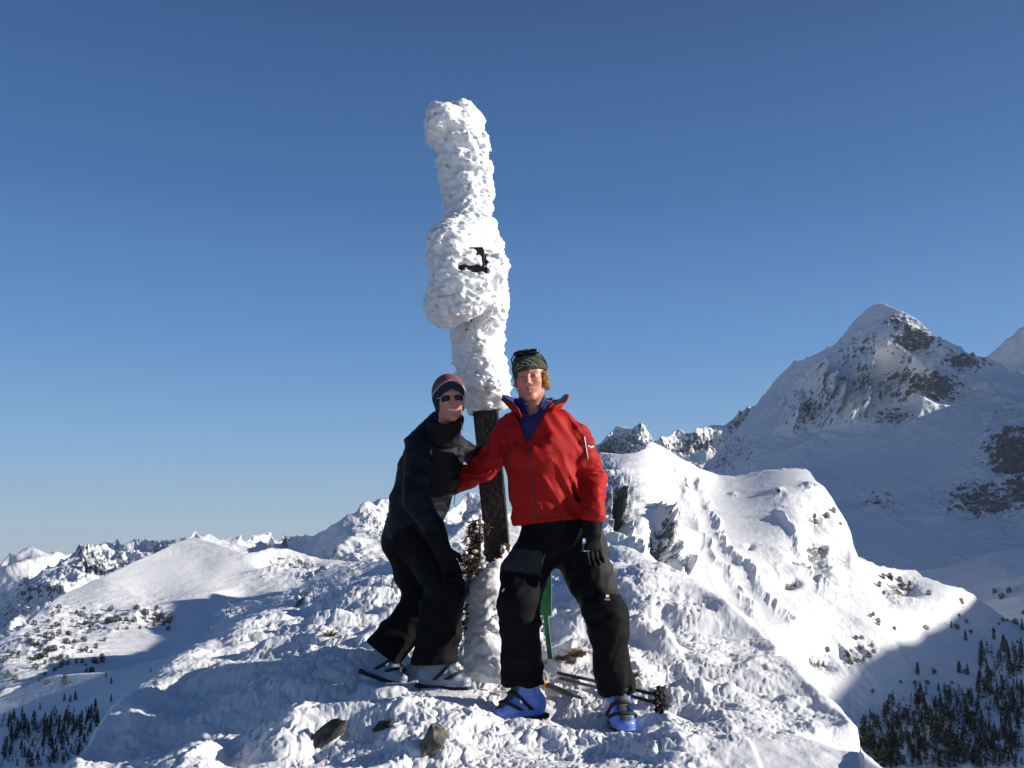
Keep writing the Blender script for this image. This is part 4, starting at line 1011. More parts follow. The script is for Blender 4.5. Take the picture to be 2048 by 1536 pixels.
def v_wedge(p):
    """open front of the jacket, in photo terms a narrow V below the chin"""
    U, Vp = pix(p)
    top, tip = 795.0, 884.0
    t = (Vp - top) / (tip - top)
    l = 1018 + (1053 - 1018) * t; r = 1106 + (1057 - 1106) * t
    s_ = np.maximum(l - U, U - r) / 402.0
    return np.maximum(np.maximum(s_, (Vp - tip) / 402.0), p[..., 1] - 5.0)
def man_jacket(p):
    d = man_jacket_raw(p)
    n = np.abs(d) < 0.05; pn = p[n]
    U, Vp = pix(pn)
    # long diagonal creases on the body, tighter rings on the sleeves, gathers at the hem
    q = pn @ np.array(Matrix.Rotation(math.radians(-35), 3, 'Y'))
    amp = 0.016 + 0.005 * sstep(900, 1000, Vp)
    f = folds(q, 1.0, (1, 1, .38), 3, 12) * amp
    slv = sstep(1150, 1170, U) + sstep(1010, 985, U)
    f = f * (1 - slv) + slv * folds(pn, 0.015, (.6, .6, 1.2), 9, 13)
    hem = 0.010 * sstep(1022, 1034, Vp) * (1 - sstep(1150, 1165, U))
    out = d.copy(); out[n] = d[n] - f * 0.9 + 0.004 - 0 * hem
    # zip line down the front
    zx = np.interp(Vp, [884, 960, 1045], [1055, 1062, 1072])
    zip_ = np.exp(-((U - zx) / 1.6) ** 2) * (Vp > 880) * (pn[..., 1] < 5.0) * 0.007
    # chest pocket flap edges
    out[n] += zip_
    out = smax(out, -v_wedge(p), 0.006)
    # straight hems: bottom of the body, sleeve ends
    hz = P(1095, 1046, 5.0)[2] + 0.10 * (p[..., 0] - P(1095, 1046, 5.0)[0]) * 1.0
    out = smax(out, np.where(p[..., 0] < P(1160, 1000, 5.0)[0], hz - p[..., 2], P(1186, 1046, 4.95)[2] - p[..., 2]), 0.006)
    return out
bbm = [J(890, 1060, 4.75), J(1240, 780, 5.25), J(880, 1000, 5.56), J(1240, 1060, 4.75)]
jk = part_sdf('jacket', man_jacket, bbm, 0.0072, M_red, man)
def man_inner(p):
    d = loft(p, torso[1:], 0.04) + 0.012
    d = smin(d, seg(p, J(1069, 835, 5.02), J(1064, 800, 5.01), (.080, .078), (.068, .072)), 0.02)
    d = smax(d, P(1060, 900, 5)[2] - p[..., 2], .005)
    neck_hole = seg(p, J(1063, 770, 4.98), J(1062, 815, 4.955), 0.055, 0.055)
    return smax(d - 0.003 * folds(p, 1, (1, 1, 2), 4, 14), -neck_hole, 0.008)
part_sdf('inner_jacket', man_inner, [J(990, 900, 4.8), J(1150, 785, 5.2)], 0.0065, M_blue, man)
# stand up collar, open at the front and flared
def collar(name, c0, tiltx, r0, r1, h, phi0, phi1, mat, root, drop=0.10, thick=0.010, wob=0.010, mat2=None):
    n, m = 40, 9; V = []
    for layer in (0, 1):
        for i in range(n + 1):
            ph = math.radians(phi0 + (phi1 - phi0) * i / n); s_ = abs(i / n * 2 - 1)
            for j in range(m + 1):
                t = j / m; r = r0 + (r1 - r0) * t ** 1.3 - layer * thick
                r *= 1 + 0.25 * max(0, s_ - 0.6) * t
                z = h * t * (1 - 0.15 * s_) - drop * max(0, s_ - 0.55) ** 1.3 * 2.2 * (1 - 0.2 * t) + wob * math.sin(ph * 5 + 1) * t
                r += 0.004 * math.sin(ph * 9) * t
                V.append((c0[0] + r * math.sin(ph) + tiltx * z, c0[1] + r * math.cos(ph) * 0.9, c0[2] + z))
    F_ = []; fm = []
    def id_(l, i, j): return l * (n + 1) * (m + 1) + i * (m + 1) + j
    for i in range(n):
        for j in range(m):
            F_.append((id_(0, i, j), id_(0, i + 1, j), id_(0, i + 1, j + 1), id_(0, i, j + 1))); fm.append(0)
            F_.append((id_(1, i, j), id_(1, i, j + 1), id_(1, i + 1, j + 1), id_(1, i + 1, j))); fm.append(1 if mat2 else 0)
        F_.append((id_(0, i, m), id_(0, i + 1, m), id_(1, i + 1, m), id_(1, i, m))); fm.append(0)
        F_.append((id_(0, i, 0), id_(1, i, 0), id_(1, i + 1, 0), id_(0, i + 1, 0))); fm.append(0)
    for j in range(m):
        F_.append((id_(0, 0, j), id_(0, 0, j + 1), id_(1, 0, j + 1), id_(1, 0, j))); fm.append(0)
        F_.append((id_(0, n, j), id_(1, n, j), id_(1, n, j + 1), id_(0, n, j + 1))); fm.append(0)
    o = mesh_np(name, np.array(V), np.array(F_), None, None, True, None, [mat, mat2 or mat], fm); reparent(o, root); return o
collar('collar', J(1070, 832, 5.02), 0.0, 0.092, 0.170, 0.115, -152, 152, M_red, man, drop=0.13, mat2=M_blue2)
collar('inner_collar', J(1066, 822, 5.01), 0.0, 0.072, 0.100, 0.066, -160, 160, M_blue2, man, drop=0.04, mat2=M_blue)
# head, neck and the body beneath the clothes as one skin
def man_body(p):
    q = loc(p, MH)
    d = head_sdf(q, True, 0.25)
    return d
def body_fn_man(p):
    d = np.minimum(loft(p, torso, 0.04) + 0.035, 9)
    d = smin(d, smin(seg(p, shL, elL, .045, .038), seg(p, elL, wrL, .038, .028), .02), .03)
    d = smin(d, smin(seg(p, shR, elR, .045, .038), seg(p, elR, J(1184, 1070, 4.93), .038, .026), .02), .03)
    for a, b, c in LEGS_M: d = smin(d, smin(seg(p, a, b, .075, .055), seg(p, b, c, .055, .04), .02), .03)
    return smin(d, seg(p, J(1068, 840, 5.02), J(1063, 800, 5.0), .055, .05), .03)
LEGS_M = [(J(1082, 1100, 5.0), J(1036, 1205, 4.9), J(1048, 1400, 4.93)), (J(1163, 1105, 5.0), J(1212, 1240, 4.87), J(1236, 1410, 4.84))]
def body_mesh(name, hf, head_fn, body_fn, bb, root, mats, fm, hh=0.0026):
    v1, q1 = surface_nets(lambda p: head_fn(p), (-0.10, -0.125, -0.19), (0.10, 0.12, 0.13), hh)
    f1 = fm(v1[q1].mean(1)); v1 = wrl(v1, hf)
    lo = np.min([np.array(b) for b in bb], 0); hi = np.max([np.array(b) for b in bb], 0)
    v2, q2 = surface_nets(body_fn, lo, hi, 0.018)
    o = mesh_np(name, np.concatenate([v1, v2]), np.concatenate([q1, q2 + len(v1)]), None, None, True, None, mats, np.concatenate([f1, np.zeros(len(q2), int)]))
    reparent(o, root); return o
body_mesh('body', MH, lambda p: head_sdf(p, True, 0.5, 1.0, (0, 0.038, -0.20), 0.006), body_fn_man, [J(890, 1420, 4.7), J(1260, 790, 5.3), J(880, 1000, 5.5)], man, [M_skin, M_lip], lip_fm(0.5))
for sx in (-1, 1):
    build_local('eye', lambda p, sx=sx: ell(p, (sx * 0.030, -0.0835, -0.0005), (0.0115, 0.0045, 0.0028)), (sx * 0.03 - .016, -0.095, -0.01), (sx * 0.03 + .016, -0.07, 0.01), 0.0022, M_eye, man, MH)
    build_local('eyebrow', lambda p, sx=sx: seg(p, (sx * 0.012, -0.0945, 0.0205), (sx * 0.046, -0.0775, 0.022), 0.0032, 0.0022), (sx * 0.03 - .026, -0.11, 0.01), (sx * 0.03 + .026, -0.06, 0.034), 0.002, M_hair, man, MH)
# knitted hat
def man_hat(p):
    d = ell(p, (0, 0.012, 0.046), (0.0875, 0.105, 0.104))
    brim = 0.030 + 0.10 * p[..., 0] - 0.05 * (p[..., 1] + .1) - np.where(p[..., 0] < -0.045, (-.045 - p[..., 0]) * 1.6, 0) - 0.25 * np.maximum(p[..., 1], 0)
    d = smax(d, brim - p[..., 2], 0.006)
    band = np.maximum(ell(p, (0, 0.012, 0.040), (0.0895, 0.107, 0.092)), np.abs(p[..., 2] - brim - 0.016) - 0.014)
    d = smin(d, band, 0.004)
    return d - 0.0012 * np.sin(np.arctan2(p[..., 0], p[..., 1]) * 70) * 0.6 - 0.002 * vnoise(p * 30, 3)
build_local('knit_hat', man_hat, (-0.11, -0.12, -0.06), (0.11, 0.14, 0.16), 0.0035, M_hato, man, MH)
# tan embroidered squiggles on the front of the hat
def on_hat(x, z, off=0.0035):
    cy, k_ = 0.012, 1 - (x / 0.0895) ** 2 - ((z - 0.041) / 0.095) ** 2
    return (x, cy - 0.107 * math.sqrt(max(k_, 0.01)) - off * .6, z)
sq = [[(-.010, .085), (.004, .092), (.018, .088), (.028, .094), (.040, .086)], [(-.030, .078), (-.014, .074), (.000, .083), (.012, .080), (.020, .072)], [(-.058, .052), (-.046, .060), (-.030, .058), (-.018, .068), (.002, .070), (.010, .062)],
      [(-.060, .040), (-.044, .046), (-.032, .044), (-.020, .055), (-.006, .054)], [(-.004, .052), (.010, .058), (.024, .050), (.040, .056), (.050, .048)], [(-.050, .066), (-.036, .070)], [(.022, .066), (.034, .062)]]
tube_obj('hat_print', [([wrl(on_hat(*a), MH) for a in s_], 0.0022) for s_ in sq], M_mark, man, 5)
# sunglasses pushed up on the hat
for sx in (-1, 1):
    R3 = Matrix.Rotation(math.radians(62), 3, 'X')
    cx = sx * 0.033
    c0 = np.array([cx, -0.062, 0.121])
    build_local('lens', lambda p, c0=c0, sx=sx: np.maximum(ell(p, c0, (0.032, 0.030, 0.017)), -ell(p, (0, 0.012, 0.042), (0.091, 0.108, 0.098))), c0 - .045, c0 + .045, 0.003, M_lens, man, MH)
tube_obj('sunglasses_frame', [([wrl(q_, MH) for q_ in [(-.084, -.01, .078), (-.078, -.045, .100), (-.062, -.068, .115), (-.035, -.082, .130), (0, -.086, .126), (.035, -.082, .130), (.062, -.068, .115), (.078, -.045, .095), (.088, -.01, .070), (.090, .02, .045)]], 0.0035)], M_lens, man, 6)
# blond curls under the hat
hr = random.Random(5); hp = []
for i in range(300):
    side = 1 if i < 282 else -1
    x0 = side * hr.uniform(.064, .080); y0 = hr.uniform(-.035, .065) if side > 0 else hr.uniform(0, .06); z0 = hr.uniform(-.03, .030)
    a0 = hr.uniform(0, 6.28); r_ = hr.uniform(.005, .010); ln = hr.uniform(.02, .05)
    hp.append(([wrl((x0 + side * .008 * math.sin(s * 3.1) + r_ * math.cos(a0 + s * 8), y0 + r_ * math.sin(a0 + s * 8), z0 - ln * s), MH) for s in np.linspace(0, 1, 9)], np.linspace(0.0023, 0.0009, 9)))
tube_obj('hair', hp[:282], M_hair, man, 5); tube_obj('hair', hp[282:], M_hair, man, 5)
# trousers
def leg(p, pts, k=0.03, side=(1, 0, 0)):
    d = None
    for (a, ra), (b, rb) in zip(pts[:-1], pts[1:]):
        s_ = seg(p, a, b, ra, rb, side); d = s_ if d is None else smin(d, s_, k)
    return d
mLegL = [(J(1083, 1092, 5.0), .112), (J(1046, 1150, 4.94), .104), (J(1038, 1205, 4.84), .092), (J(1041, 1250, 4.84), .087), (J(1043, 1310, 4.84), .089), (J(1045, 1364, 4.84), (.098, .098))]
mLegR = [(J(1162, 1100, 5.0), .125), (J(1182, 1160, 4.94), .108), (J(1212, 1228, 4.80), .088), (J(1217, 1264, 4.78), .084), (J(1222, 1320, 4.79), .080), (J(1234, 1380, 4.80), (.084, .092))]
def man_trousers(p):
    d = seg(p, J(1108, 1035, 5.01), J(1122, 1080, 5.02), (.165, .120), (.195, .132))
    a = leg(p, mLegL); b = leg(p, mLegR)
    l_ = smin(a, b, 0.012)
    d = smin(d, l_, 0.03)
    n = np.abs(d) < 0.04; pn = p[n]; U, Vp = pix(pn)
    f = folds(pn, 0.010, (.5, .7, 1.0), 13, 11) * (0.5 + 0.9 * np.exp(-((Vp - 1225) / 45) ** 2) + 0.4 * sstep(1320, 1370, Vp))
    v_ = folds(pn @ np.array(Matrix.Rotation(0.25, 3, 'Y')), 0.006, (1.6, 1, .25), 17, 11)
    out = d.copy(); out[n] = d[n] - f - v_ * (1 - np.exp(-((Vp - 1225) / 45) ** 2))
    zl = P(1045, 1367, 4.9)[2]; zr = P(1236, 1386, 4.84)[2]
    cut = np.where(p[..., 0] < P(1120, 1300, 4.9)[0], zl + 0.006 * np.sin(p[..., 0] * 60), zr + 0.05 * (P(1236, 1386, 4.84)[0] - p[..., 0]) * -1.0 + 0.006 * np.sin(p[..., 0] * 70))
    return smax(out, cut - p[..., 2], 0.005)
def pant_fm(c):
    U, Vp = pix(c)
    g = ((Vp > 1098 + (U - 1030) * .1) & (Vp < 1144 + (U - 1040) * .12) & (U < 1080 + (1150 - Vp) * .1))
    g |= (U > 1192 + (Vp - 1060) * .10) & (Vp < 1188) & (Vp > 1050)
    return g.astype(int)
part_sdf('trousers', man_trousers, [J(985, 1400, 4.6), J(1275, 1025, 5.25), J(985, 1400, 5.25)], 0.0075, None, man, mats=[M_pant, M_pantg], fm=pant_fm)
# snow stuck to the knee, tiny logo patch by the other knee
def knee_fn(p):
    d = np.minimum(ell(p, J(1012, 1204, 4.80), (.016, .012, .036)), ell(p, J(1008, 1184, 4.80), (.012, .012, .014)))
    return d + 0.006 * vnoise(p * 60, 3) + .001
part_sdf('snow_patch', knee_fn, [J(995, 1235, 4.74), J(1030, 1165, 4.86)], 0.0035, M_rime, man)
def decal(name, px, py, Y, w, h, mat, root, tgt, R=0.0, dy=0.003):
    """small flat patch sewn onto a garment: placed on the garment's front surface"""
    dg_ = bpy.context.evaluated_depsgraph_get()
    d = V3(px, py, 1).normalized(); inv = tgt.matrix_world.inverted()
    bv = BVHTree.FromObject(tgt, dg_)
    off = Vector(root.location)
    n_, m_ = max(1, int(w / 4)), max(2, int(h / 5)); V = []
    last = 5.0
    for i in range(n_ + 1):
        for j in range(m_ + 1):
            u = (i / n_ - .5) * w; v_ = (j / m_ - .5) * h
            u, v_ = u * math.cos(R) - v_ * math.sin(R), u * math.sin(R) + v_ * math.cos(R)
            q = V3(px + u, py + v_, 1).normalized()
            hit = bv.ray_cast(-off, q)
            pt = (hit[0] + off) if hit[0] else V3(px + u, py + v_, last)
            last = pt.y
            V.append(pt - q * dy)
    F_ = []
    for i in range(n_):
        for j in range(m_):
            a = i * (m_ + 1) + j; F_.append((a, a + 1, a + m_ + 2, a + m_ + 1))
    o = mesh_np(name, np.array([tuple(v_) for v_ in V]), np.array(F_), mat); reparent(o, root); return o
tr = [o for o in man.children if o.name.startswith('trousers')][0]
M_orange = new_mat('orange_thread', (0.45, 0.22, 0.10), 0.7); M_pink = new_mat('pale_thread', (0.75, 0.60, 0.62), 0.7)
decal('logo_patch', 1215, 1192, 4.8, 6, 5, M_white, man, tr, 0, 0.004)
decal('logo_patch', 1215, 1199, 4.8, 11, 3.2, M_orange, man, tr, 0, 0.004)
decal('sleeve_zip', 1170, 893, 4.9, 2.2, 52, M_black, man, jk, -0.16, 0.003)
decal('sleeve_zip', 1173, 896, 4.9, 1.6, 46, M_pink, man, jk, -0.16, 0.004)
for q_ in ((1178, 892, 2.5, 4, .5), (1182, 894, 2.5, 4, -.5), (1186, 893, 2.5, 4, .5), (1190, 895, 4, 5, .2)): decal('sleeve_logo', q_[0], q_[1], 4.9, q_[2], q_[3], M_pink, man, jk, q_[4], 0.004)
decal('front_zip', 1063, 963, 4.85, 2.0, 152, M_redin, man, jk, -0.10, 0.003)
M_seam = new_mat('seam', (0.10, 0.002, 0.002), 0.8)
for q_ in ((1020, 930, 1.4, 40, 0.10), (1105, 905, 34, 1.4, -0.15), (1135, 1000, 1.4, 50, 0.12), (1108, 1034, 90, 1.3, -0.03)): decal('seam', q_[0], q_[1], 4.85, q_[2], q_[3], M_seam, man, jk, q_[4], 0.002)
# glove of the hanging hand
def man_glove(p):
    d = hand_parts(p, J(1184, 1060, 4.84), (0.02, -0.08, -1), (-1, -0.35, 0), 1.05, 0.45)
    d = smin(d, seg(p, J(1185, 1036, 4.86), J(1184, 1068, 4.84), (.052, .046), (.044, .036)), 0.012)
    return d - 0.0015 * vnoise(p * 50, 4)
gl = part_sdf('glove', man_glove, [J(1140, 1155, 4.72), J(1230, 1020, 4.95)], 0.0045, M_glove, man)
decal('glove_print', 1168, 1082, 4.9, 5, 10, M_glovel, man, gl, 0, .003); decal('glove_print', 1172, 1102, 4.9, 14, 1.6, M_glovel, man, gl, 0, .003)
# boots
make_boot(man, frame(J(1043, 1441, 4.84), (-0.84, -0.54, -0.02)), M_boot, sy=1)
make_boot(man, frame(J(1238, 1456, 4.78), (0.16, -0.98, -0.10)), M_boot, sy=1)

# ================================================================= woman in dark clothes
woman = empty('person', P(850, 1380, 5.25))
tag(woman, 'smiling woman in dark jacket and sunglasses, leaning with a hand on her knee', 'person', 'skiers posing at the summit cross')
WH = head_frame(J(899, 797, 5.12), 12, 6, -6)
wt = [(J(826, 1062, 5.36), .150, .150), (J(838, 1010, 5.33), .145, .140), (J(856, 950, 5.30), .155, .135), (J(872, 895, 5.27), .142, .120), (J(884, 862, 5.24), .095, .090), (J(893, 840, 5.20), .066, .068)]
wsh, wel, wwr = J(836, 890, 5.16), J(832, 998, 5.03), J(866, 1058, 4.99)
wsh2, wel2, wwr2 = J(906, 888, 5.37), J(948, 912, 5.46), J(1000, 900, 5.40)
def w_jacket(p):
    d = loft(p, wt, 0.04, side=(1, -0.25, 0))
    d = smin(d, smin(seg(p, wsh, wel, .070, .058), seg(p, wel, wwr, .058, .050), .025), 0.03)
    d = smin(d, smin(seg(p, wsh2, wel2, .062, .048), seg(p, wel2, wwr2, .048, .044), .025), 0.03)
    n = np.abs(d) < 0.04; pn = p[n]; U, Vp = pix(pn)
    f = folds(pn @ np.array(Matrix.Rotation(0.35, 3, 'Y')), 0.009, (.7, .7, 1.1), 23, 11)
    quilt = -0.004 * np.exp(-(((pn[..., 2] * 11.0) % 1.0 - 0.5) / 0.07) ** 2) * (U > 850)
    zx = np.interp(Vp, [840, 900, 1000, 1060], [915, 917, 905, 885])
    zp = -0.005 * np.exp(-((U - zx) / 1.5) ** 2)
    out = d.copy(); out[n] = d[n] - f - quilt - zp
    hz = J(826, 1075, 5.3)[2] + (p[..., 0] - J(826, 1075, 5.3)[0]) * 0.12
    return smax(out, np.where((U_all(p) > 852) & (p[..., 1] < 5.12), J(866, 1060, 5)[2], hz) - p[..., 2], 0.006)
def U_all(p): return pix(p)[0]
wj = part_sdf('jacket', w_jacket, [J(755, 1095, 4.9), J(1015, 820, 5.15), J(1000, 900, 5.56), J(760, 1090, 5.56)], 0.0075, M_navy, woman)
def w_neck(p):
    d = seg(p, J(884, 872, 5.20), J(898, 832, 5.135), (.092, .090), (.078, .082))
    d = smax(d - 0.004 * folds(p, 1, (1, 1, 2.5), 41, 12), -seg(p, J(897, 850, 5.15), J(901, 805, 5.09), .052, .074), 0.008)
    return smax(d, (p[..., 2] - J(897, 846, 5.15)[2]) - 0.55 * (p[..., 1] - 5.1) - 0.15 * (p[..., 0] - J(897, 829, 5.1)[0]), .006)
part_sdf('neck_warmer', w_neck, [J(845, 890, 5.0), J(945, 800, 5.35)], 0.006, M_black, woman)
LEGS_W = [(J(840, 1085, 5.3), J(893, 1180, 5.12), J(868, 1350, 5.17)), (J(815, 1085, 5.4), J(845, 1195, 5.36), J(765, 1320, 5.36))]
def body_fn_w(p):
    d = loft(p, wt, 0.04, side=(1, -0.25, 0)) + 0.03
    d = smin(d, smin(seg(p, wsh, wel, .042, .036), seg(p, wel, J(885, 1105, 4.98), .036, .026), .02), .03)
    d = smin(d, smin(seg(p, wsh2, wel2, .042, .036), seg(p, wel2, wwr2, .036, .026), .02), .03)
    for a, b, c in LEGS_W: d = smin(d, smin(seg(p, a, b, .070, .052), seg(p, b, c, .052, .038), .02), .03)
    return d
body_mesh('body', WH, lambda p: head_sdf(p, True, 1.35, 0.93, (-0.030, 0.055, -0.13)), body_fn_w, [J(720, 1370, 4.85), J(1010, 830, 5.6), J(720, 1370, 5.65)], woman, [M_skin, M_lip], lip_fm(1.3))
build_local('teeth', lambda p: seg(np.stack([np.abs(p[..., 0]), p[..., 1], p[..., 2]], -1), (0, -0.0885, -0.0650), (0.021, -0.080, -0.0595), 0.0056, 0.0036), (-.03, -.1, -.075), (.03, -.07, -.05), 0.002, M_teeth, woman, WH)
def w_hat(p):
    d = ell(p, (0, 0.014, 0.030), (0.0875, 0.106, 0.100))
    d = smin(d, seg(np.stack([np.abs(p[..., 0]), p[..., 1], p[..., 2]], -1), (0.068, 0.020, 0.0), (0.062, 0.010, -0.058), (0.016, .040), (0.013, .022), side=(1, 0, 0)), 0.012)
    face = ell(p, (0, -0.11, -0.055), (0.0635, 0.10, 0.098)); d = smax(d, -face, 0.006)
    ax = np.abs(p[..., 0])
    low = np.where(p[..., 1] < -0.03, -0.07, -0.075) 
    d = smax(d, low - p[..., 2], 0.006)
    return d - 0.0012 * np.sin(np.arctan2(p[..., 0], p[..., 1]) * 64) * .5
def w_hat_fm(c):
    # bands follow the curve of the crown
    k_ = c[:, 2] + 0.55 * np.abs(c[:, 0]) ** 1.0 * -0.9 + 0.15 * c[:, 1]
    z = c[:, 2] - 0.060 + 0.55 * (c[:, 0] ** 2) / 0.088 + 0.20 * c[:, 1]
    return np.where(z > 0.016, 1, np.where(z > 0.007, 2, 0))
build_local('knit_hat', w_hat, (-0.11, -0.12, -0.09), (0.11, 0.14, 0.15), 0.0035, None, woman, WH, mats=[M_hatn, M_hatr, M_hatb], fm=w_hat_fm)
gsun = empty('sunglasses', (0, 0, 0)); gsun.parent = woman
for sx in (-1, 1):
    c0 = np.array([sx * 0.0315, -0.088, -0.004])
    def lens(p, c0=c0, sx=sx):
        q = p - c0
        e = (np.abs(q[..., 0]) / 0.0275) ** 2.6 + (np.abs(q[..., 2] + 0.12 * q[..., 0] * sx) / 0.0185) ** 2.4
        curve = q[..., 1] - 6.0 * q[..., 0] ** 2 - 0.22 * sx * q[..., 0] - 0.004
        return np.maximum((e ** 0.4 - 1) * 0.018, np.abs(curve) - 0.0028)
    o = build_local('lens', lens, c0 - .036, c0 + .036, 0.0022, M_lens, woman, WH)
    o.parent = gsun
    rim = []
    for t in np.linspace(0, 2 * math.pi, 25):
        cx_, sz_ = math.copysign(abs(math.cos(t)) ** .8, math.cos(t)), math.copysign(abs(math.sin(t)) ** .83, math.sin(t))
        x_ = 0.0275 * cx_; z_ = 0.0185 * sz_ - 0.12 * x_ * sx
        rim.append(wrl(c0 + np.array([x_, 6 * x_ ** 2 + .22 * sx * x_ + .003, z_]), WH))
    o = tube_obj('rim', [(rim, 0.0019)], M_frame, woman, 5); o.parent = gsun
o = tube_obj('bridge', [([wrl(q_, WH) for q_ in [(-.006, -.091, .004), (0, -.094, .007), (.006, -.091, .004)]], 0.002)], M_frame, woman, 5); o.parent = gsun
o = tube_obj('temple', [([wrl(q_, WH) for q_ in [(-.058, -.076, .002), (-.070, -.04, .002), (-.076, 0, 0)]], 0.0025)], M_frame, woman, 5); o.parent = gsun
o = tube_obj('temple', [([wrl(q_, WH) for q_ in [(.058, -.076, .002), (.070, -.04, .002), (.076, 0, 0)]], 0.0025)], M_frame, woman, 5); o.parent = gsun
tube_obj('zip_pull', [([J(921, 843, 5.10), J(924, 852, 5.09), J(926, 862, 5.09)], 0.002)], M_frame, woman, 5)
wl1 = [(J(840, 1080, 5.30), .118), (J(870, 1130, 5.18), .104), (J(893, 1182, 5.10), .090), (J(884, 1215, 5.13), .100), (J(878, 1260, 5.15), .106), (J(868, 1325, 5.16), (.110, .105))]
wl2 = [(J(812, 1080, 5.42), .125), (J(832, 1140, 5.40), .112), (J(848, 1195, 5.37), .095), (J(815, 1245, 5.38), .094), (J(768, 1302, 5.34), (.106, .100))]
def w_trousers(p):
    d = seg(p, J(828, 1045, 5.36), J(826, 1078, 5.37), (.148, .148), (.150, .155), (1, -.25, 0))
    d = smin(d, smin(leg(p, wl1), leg(p, wl2), 0.015), 0.035)
    n = np.abs(d) < 0.04; pn = p[n]; U, Vp = pix(pn)
    out = d.copy(); out[n] = d[n] - folds(pn, 0.008, (.8, .8, .7), 33, 10)
    c1 = J(868, 1327, 5.16); c2 = J(766, 1308, 5.34); ax2 = c2 - J(848, 1195, 5.37); ax2 /= np.linalg.norm(ax2)
    # each hem cuts only its own leg
    a = leg(p, wl1); b = leg(p, wl2)
    return smax(out, np.where(a < b, c1[2] + 0.05 * (p[..., 0] - c1[0]) - p[..., 2], (p - c2) @ ax2), 0.006)
part_sdf('trousers', w_trousers, [J(705, 1345, 4.95), J(950, 1030, 5.6), J(705, 1345, 5.6)], 0.0075, M_pant, woman)
def w_glove(p):
    d = hand_parts(p, J(884, 1098, 4.985), J(914, 1165, 4.965) - J(884, 1098, 4.985), (1, -0.2, .4), 1.05, 0.5, -1)
    d = smin(d, seg(p, J(866, 1052, 4.99), J(887, 1105, 4.985), (.058, .052), (.042, .036)), 0.015)
    return d - 0.0015 * vnoise(p * 50, 4)
part_sdf('glove', w_glove, [J(830, 1215, 4.84), J(960, 1030, 5.08)], 0.0045, M_glove, woman)
def g2(p): return smin(hand_parts(p, wwr2, (1, -.2, -.1), (0, 0, 1), 1.0, .4), seg(p, wel2 + (wwr2 - wel2) * .6, wwr2, .05, .045), .01)
part_sdf('glove', g2, [wwr2 - .14, wwr2 + .22], 0.006, M_glove, woman)
make_boot(woman, frame(J(764, 1362, 5.34), (0.86, -0.42, -0.22), (0.45, 0, 1)), M_bootw, sy=-1)
make_boot(woman, frame(J(884, 1379, 5.17), (0.955, -0.24, -0.03)), M_bootw, sy=-1)

M_seamn = new_mat('dark_seam', (0.001, 0.001, 0.0015), 0.9)
for q_ in ((916, 905, 1.6, 70, 0.02), (912, 975, 1.6, 70, 0.12), (880, 925, 60, 1.2, 0.10), (882, 960, 58, 1.2, 0.08), (878, 1000, 46, 1.2, 0.06), (862, 870, 1.3, 40, -0.3)):
    decal('seam', q_[0], q_[1], 5.15, q_[2], q_[3], M_seamn, woman, wj, q_[4], 0.002)
# ---------------------------------------------------------------- conifers and dwarf pines on the far slopes
M_leaf = add_noise(new_mat('conifer_needles', (0.016, 0.024, 0.014), 0.9, 0, 0.1), 0.9, (0.034, 0.042, 0.024))
M_leafs = new_mat('snowy_needles', (0.42, 0.45, 0.46), 0.9); M_trunk = new_mat('conifer_bark', (0.04, 0.03, 0.025), 0.9)
def conifer_mesh(name, h, w, seed, snow=0.15, broad=False):
    r = random.Random(seed); V, Fc, mi = [], [], []
    n = 260
    for i in range(n):
        t = r.random() ** 1.25 * 0.93 + 0.05
        z = h * t
        rr = w * (1 - t) ** (0.8 if not broad else 0.45) * r.uniform(0.45, 1.0) * (1 if t > .12 else .6)
        if broad: rr = w * math.sqrt(max(0.05, 1 - (t * 1.1 - .4) ** 2 * 1.9)) * r.uniform(.3, 1)
        a = r.uniform(0, 6.283); s = (0.07 if not broad else .12) * h * r.uniform(0.6, 1.3)
        c = Vector((rr * math.cos(a), rr * math.sin(a), z)); out = Vector((math.cos(a), math.sin(a), -0.35 + r.uniform(-.3, .3))).normalized()
        side = out.cross(Vector((0, 0, 1))).normalized(); b = len(V)
        V += [tuple(c - out * s * .7 - side * s * .5), tuple(c - out * s * .2 + side * s * .55 + Vector((0, 0, s * .2))), tuple(c + out * s), tuple(c - side * s * .2 - Vector((0, 0, s * .35)))]
        Fc.append((b, b + 1, b + 2, b + 3)); mi.append(1 if r.random() < snow else 0)
    me = bpy.data.meshes.new(name); me.from_pydata(V, [], Fc); me.materials.append(M_leaf); me.materials.append(M_leafs)
    me.polygons.foreach_set('material_index', mi); return me
def trunk_mesh(h):
    v, f = tubes([([(0, 0, -0.8), (0.02 * h, 0, h * .5), (0, 0, h * .97)], [0.026 * h, 0.016 * h, 0.002 * h])], 6)
    me = bpy.data.meshes.new('trunk'); me.from_pydata(v.tolist(), [], f.tolist()); me.materials.append(M_trunk); return me
CM = [conifer_mesh('crown', 10, w, s, sn) for w, s, sn in ((1.9, 1, .10), (2.3, 2, .18), (1.5, 3, .12), (2.0, 4, .22), (2.6, 9, .1))]
BM = [conifer_mesh('shrub_crown', 3.6, w_, s, .10, True) for w_, s in ((2.2, 5), (1.6, 6), (2.8, 7))]
TM = trunk_mesh(10)
def terrain_bvh(names):
    V, Fc, b = [], [], 0
    for n_ in names:
        me = bpy.data.objects[n_].data; k = len(me.vertices); co = np.empty(k * 3, np.float32); me.vertices.foreach_get('co', co)
        f = np.empty(len(me.loops), np.int32); me.loops.foreach_get('vertex_index', f)
        V.append(co.reshape(-1, 3)); Fc.append(f.reshape(-1, 4) + b); b += k
    return BVHTree.FromPolygons(np.concatenate(V).tolist(), np.concatenate(Fc).tolist())
TB = terrain_bvh(['left_snow_slope', 'rocky_knolls', 'shaded_left_flank', 'sunlit_mid_slope', 'shaded_valley_side', 'snow_ground'])
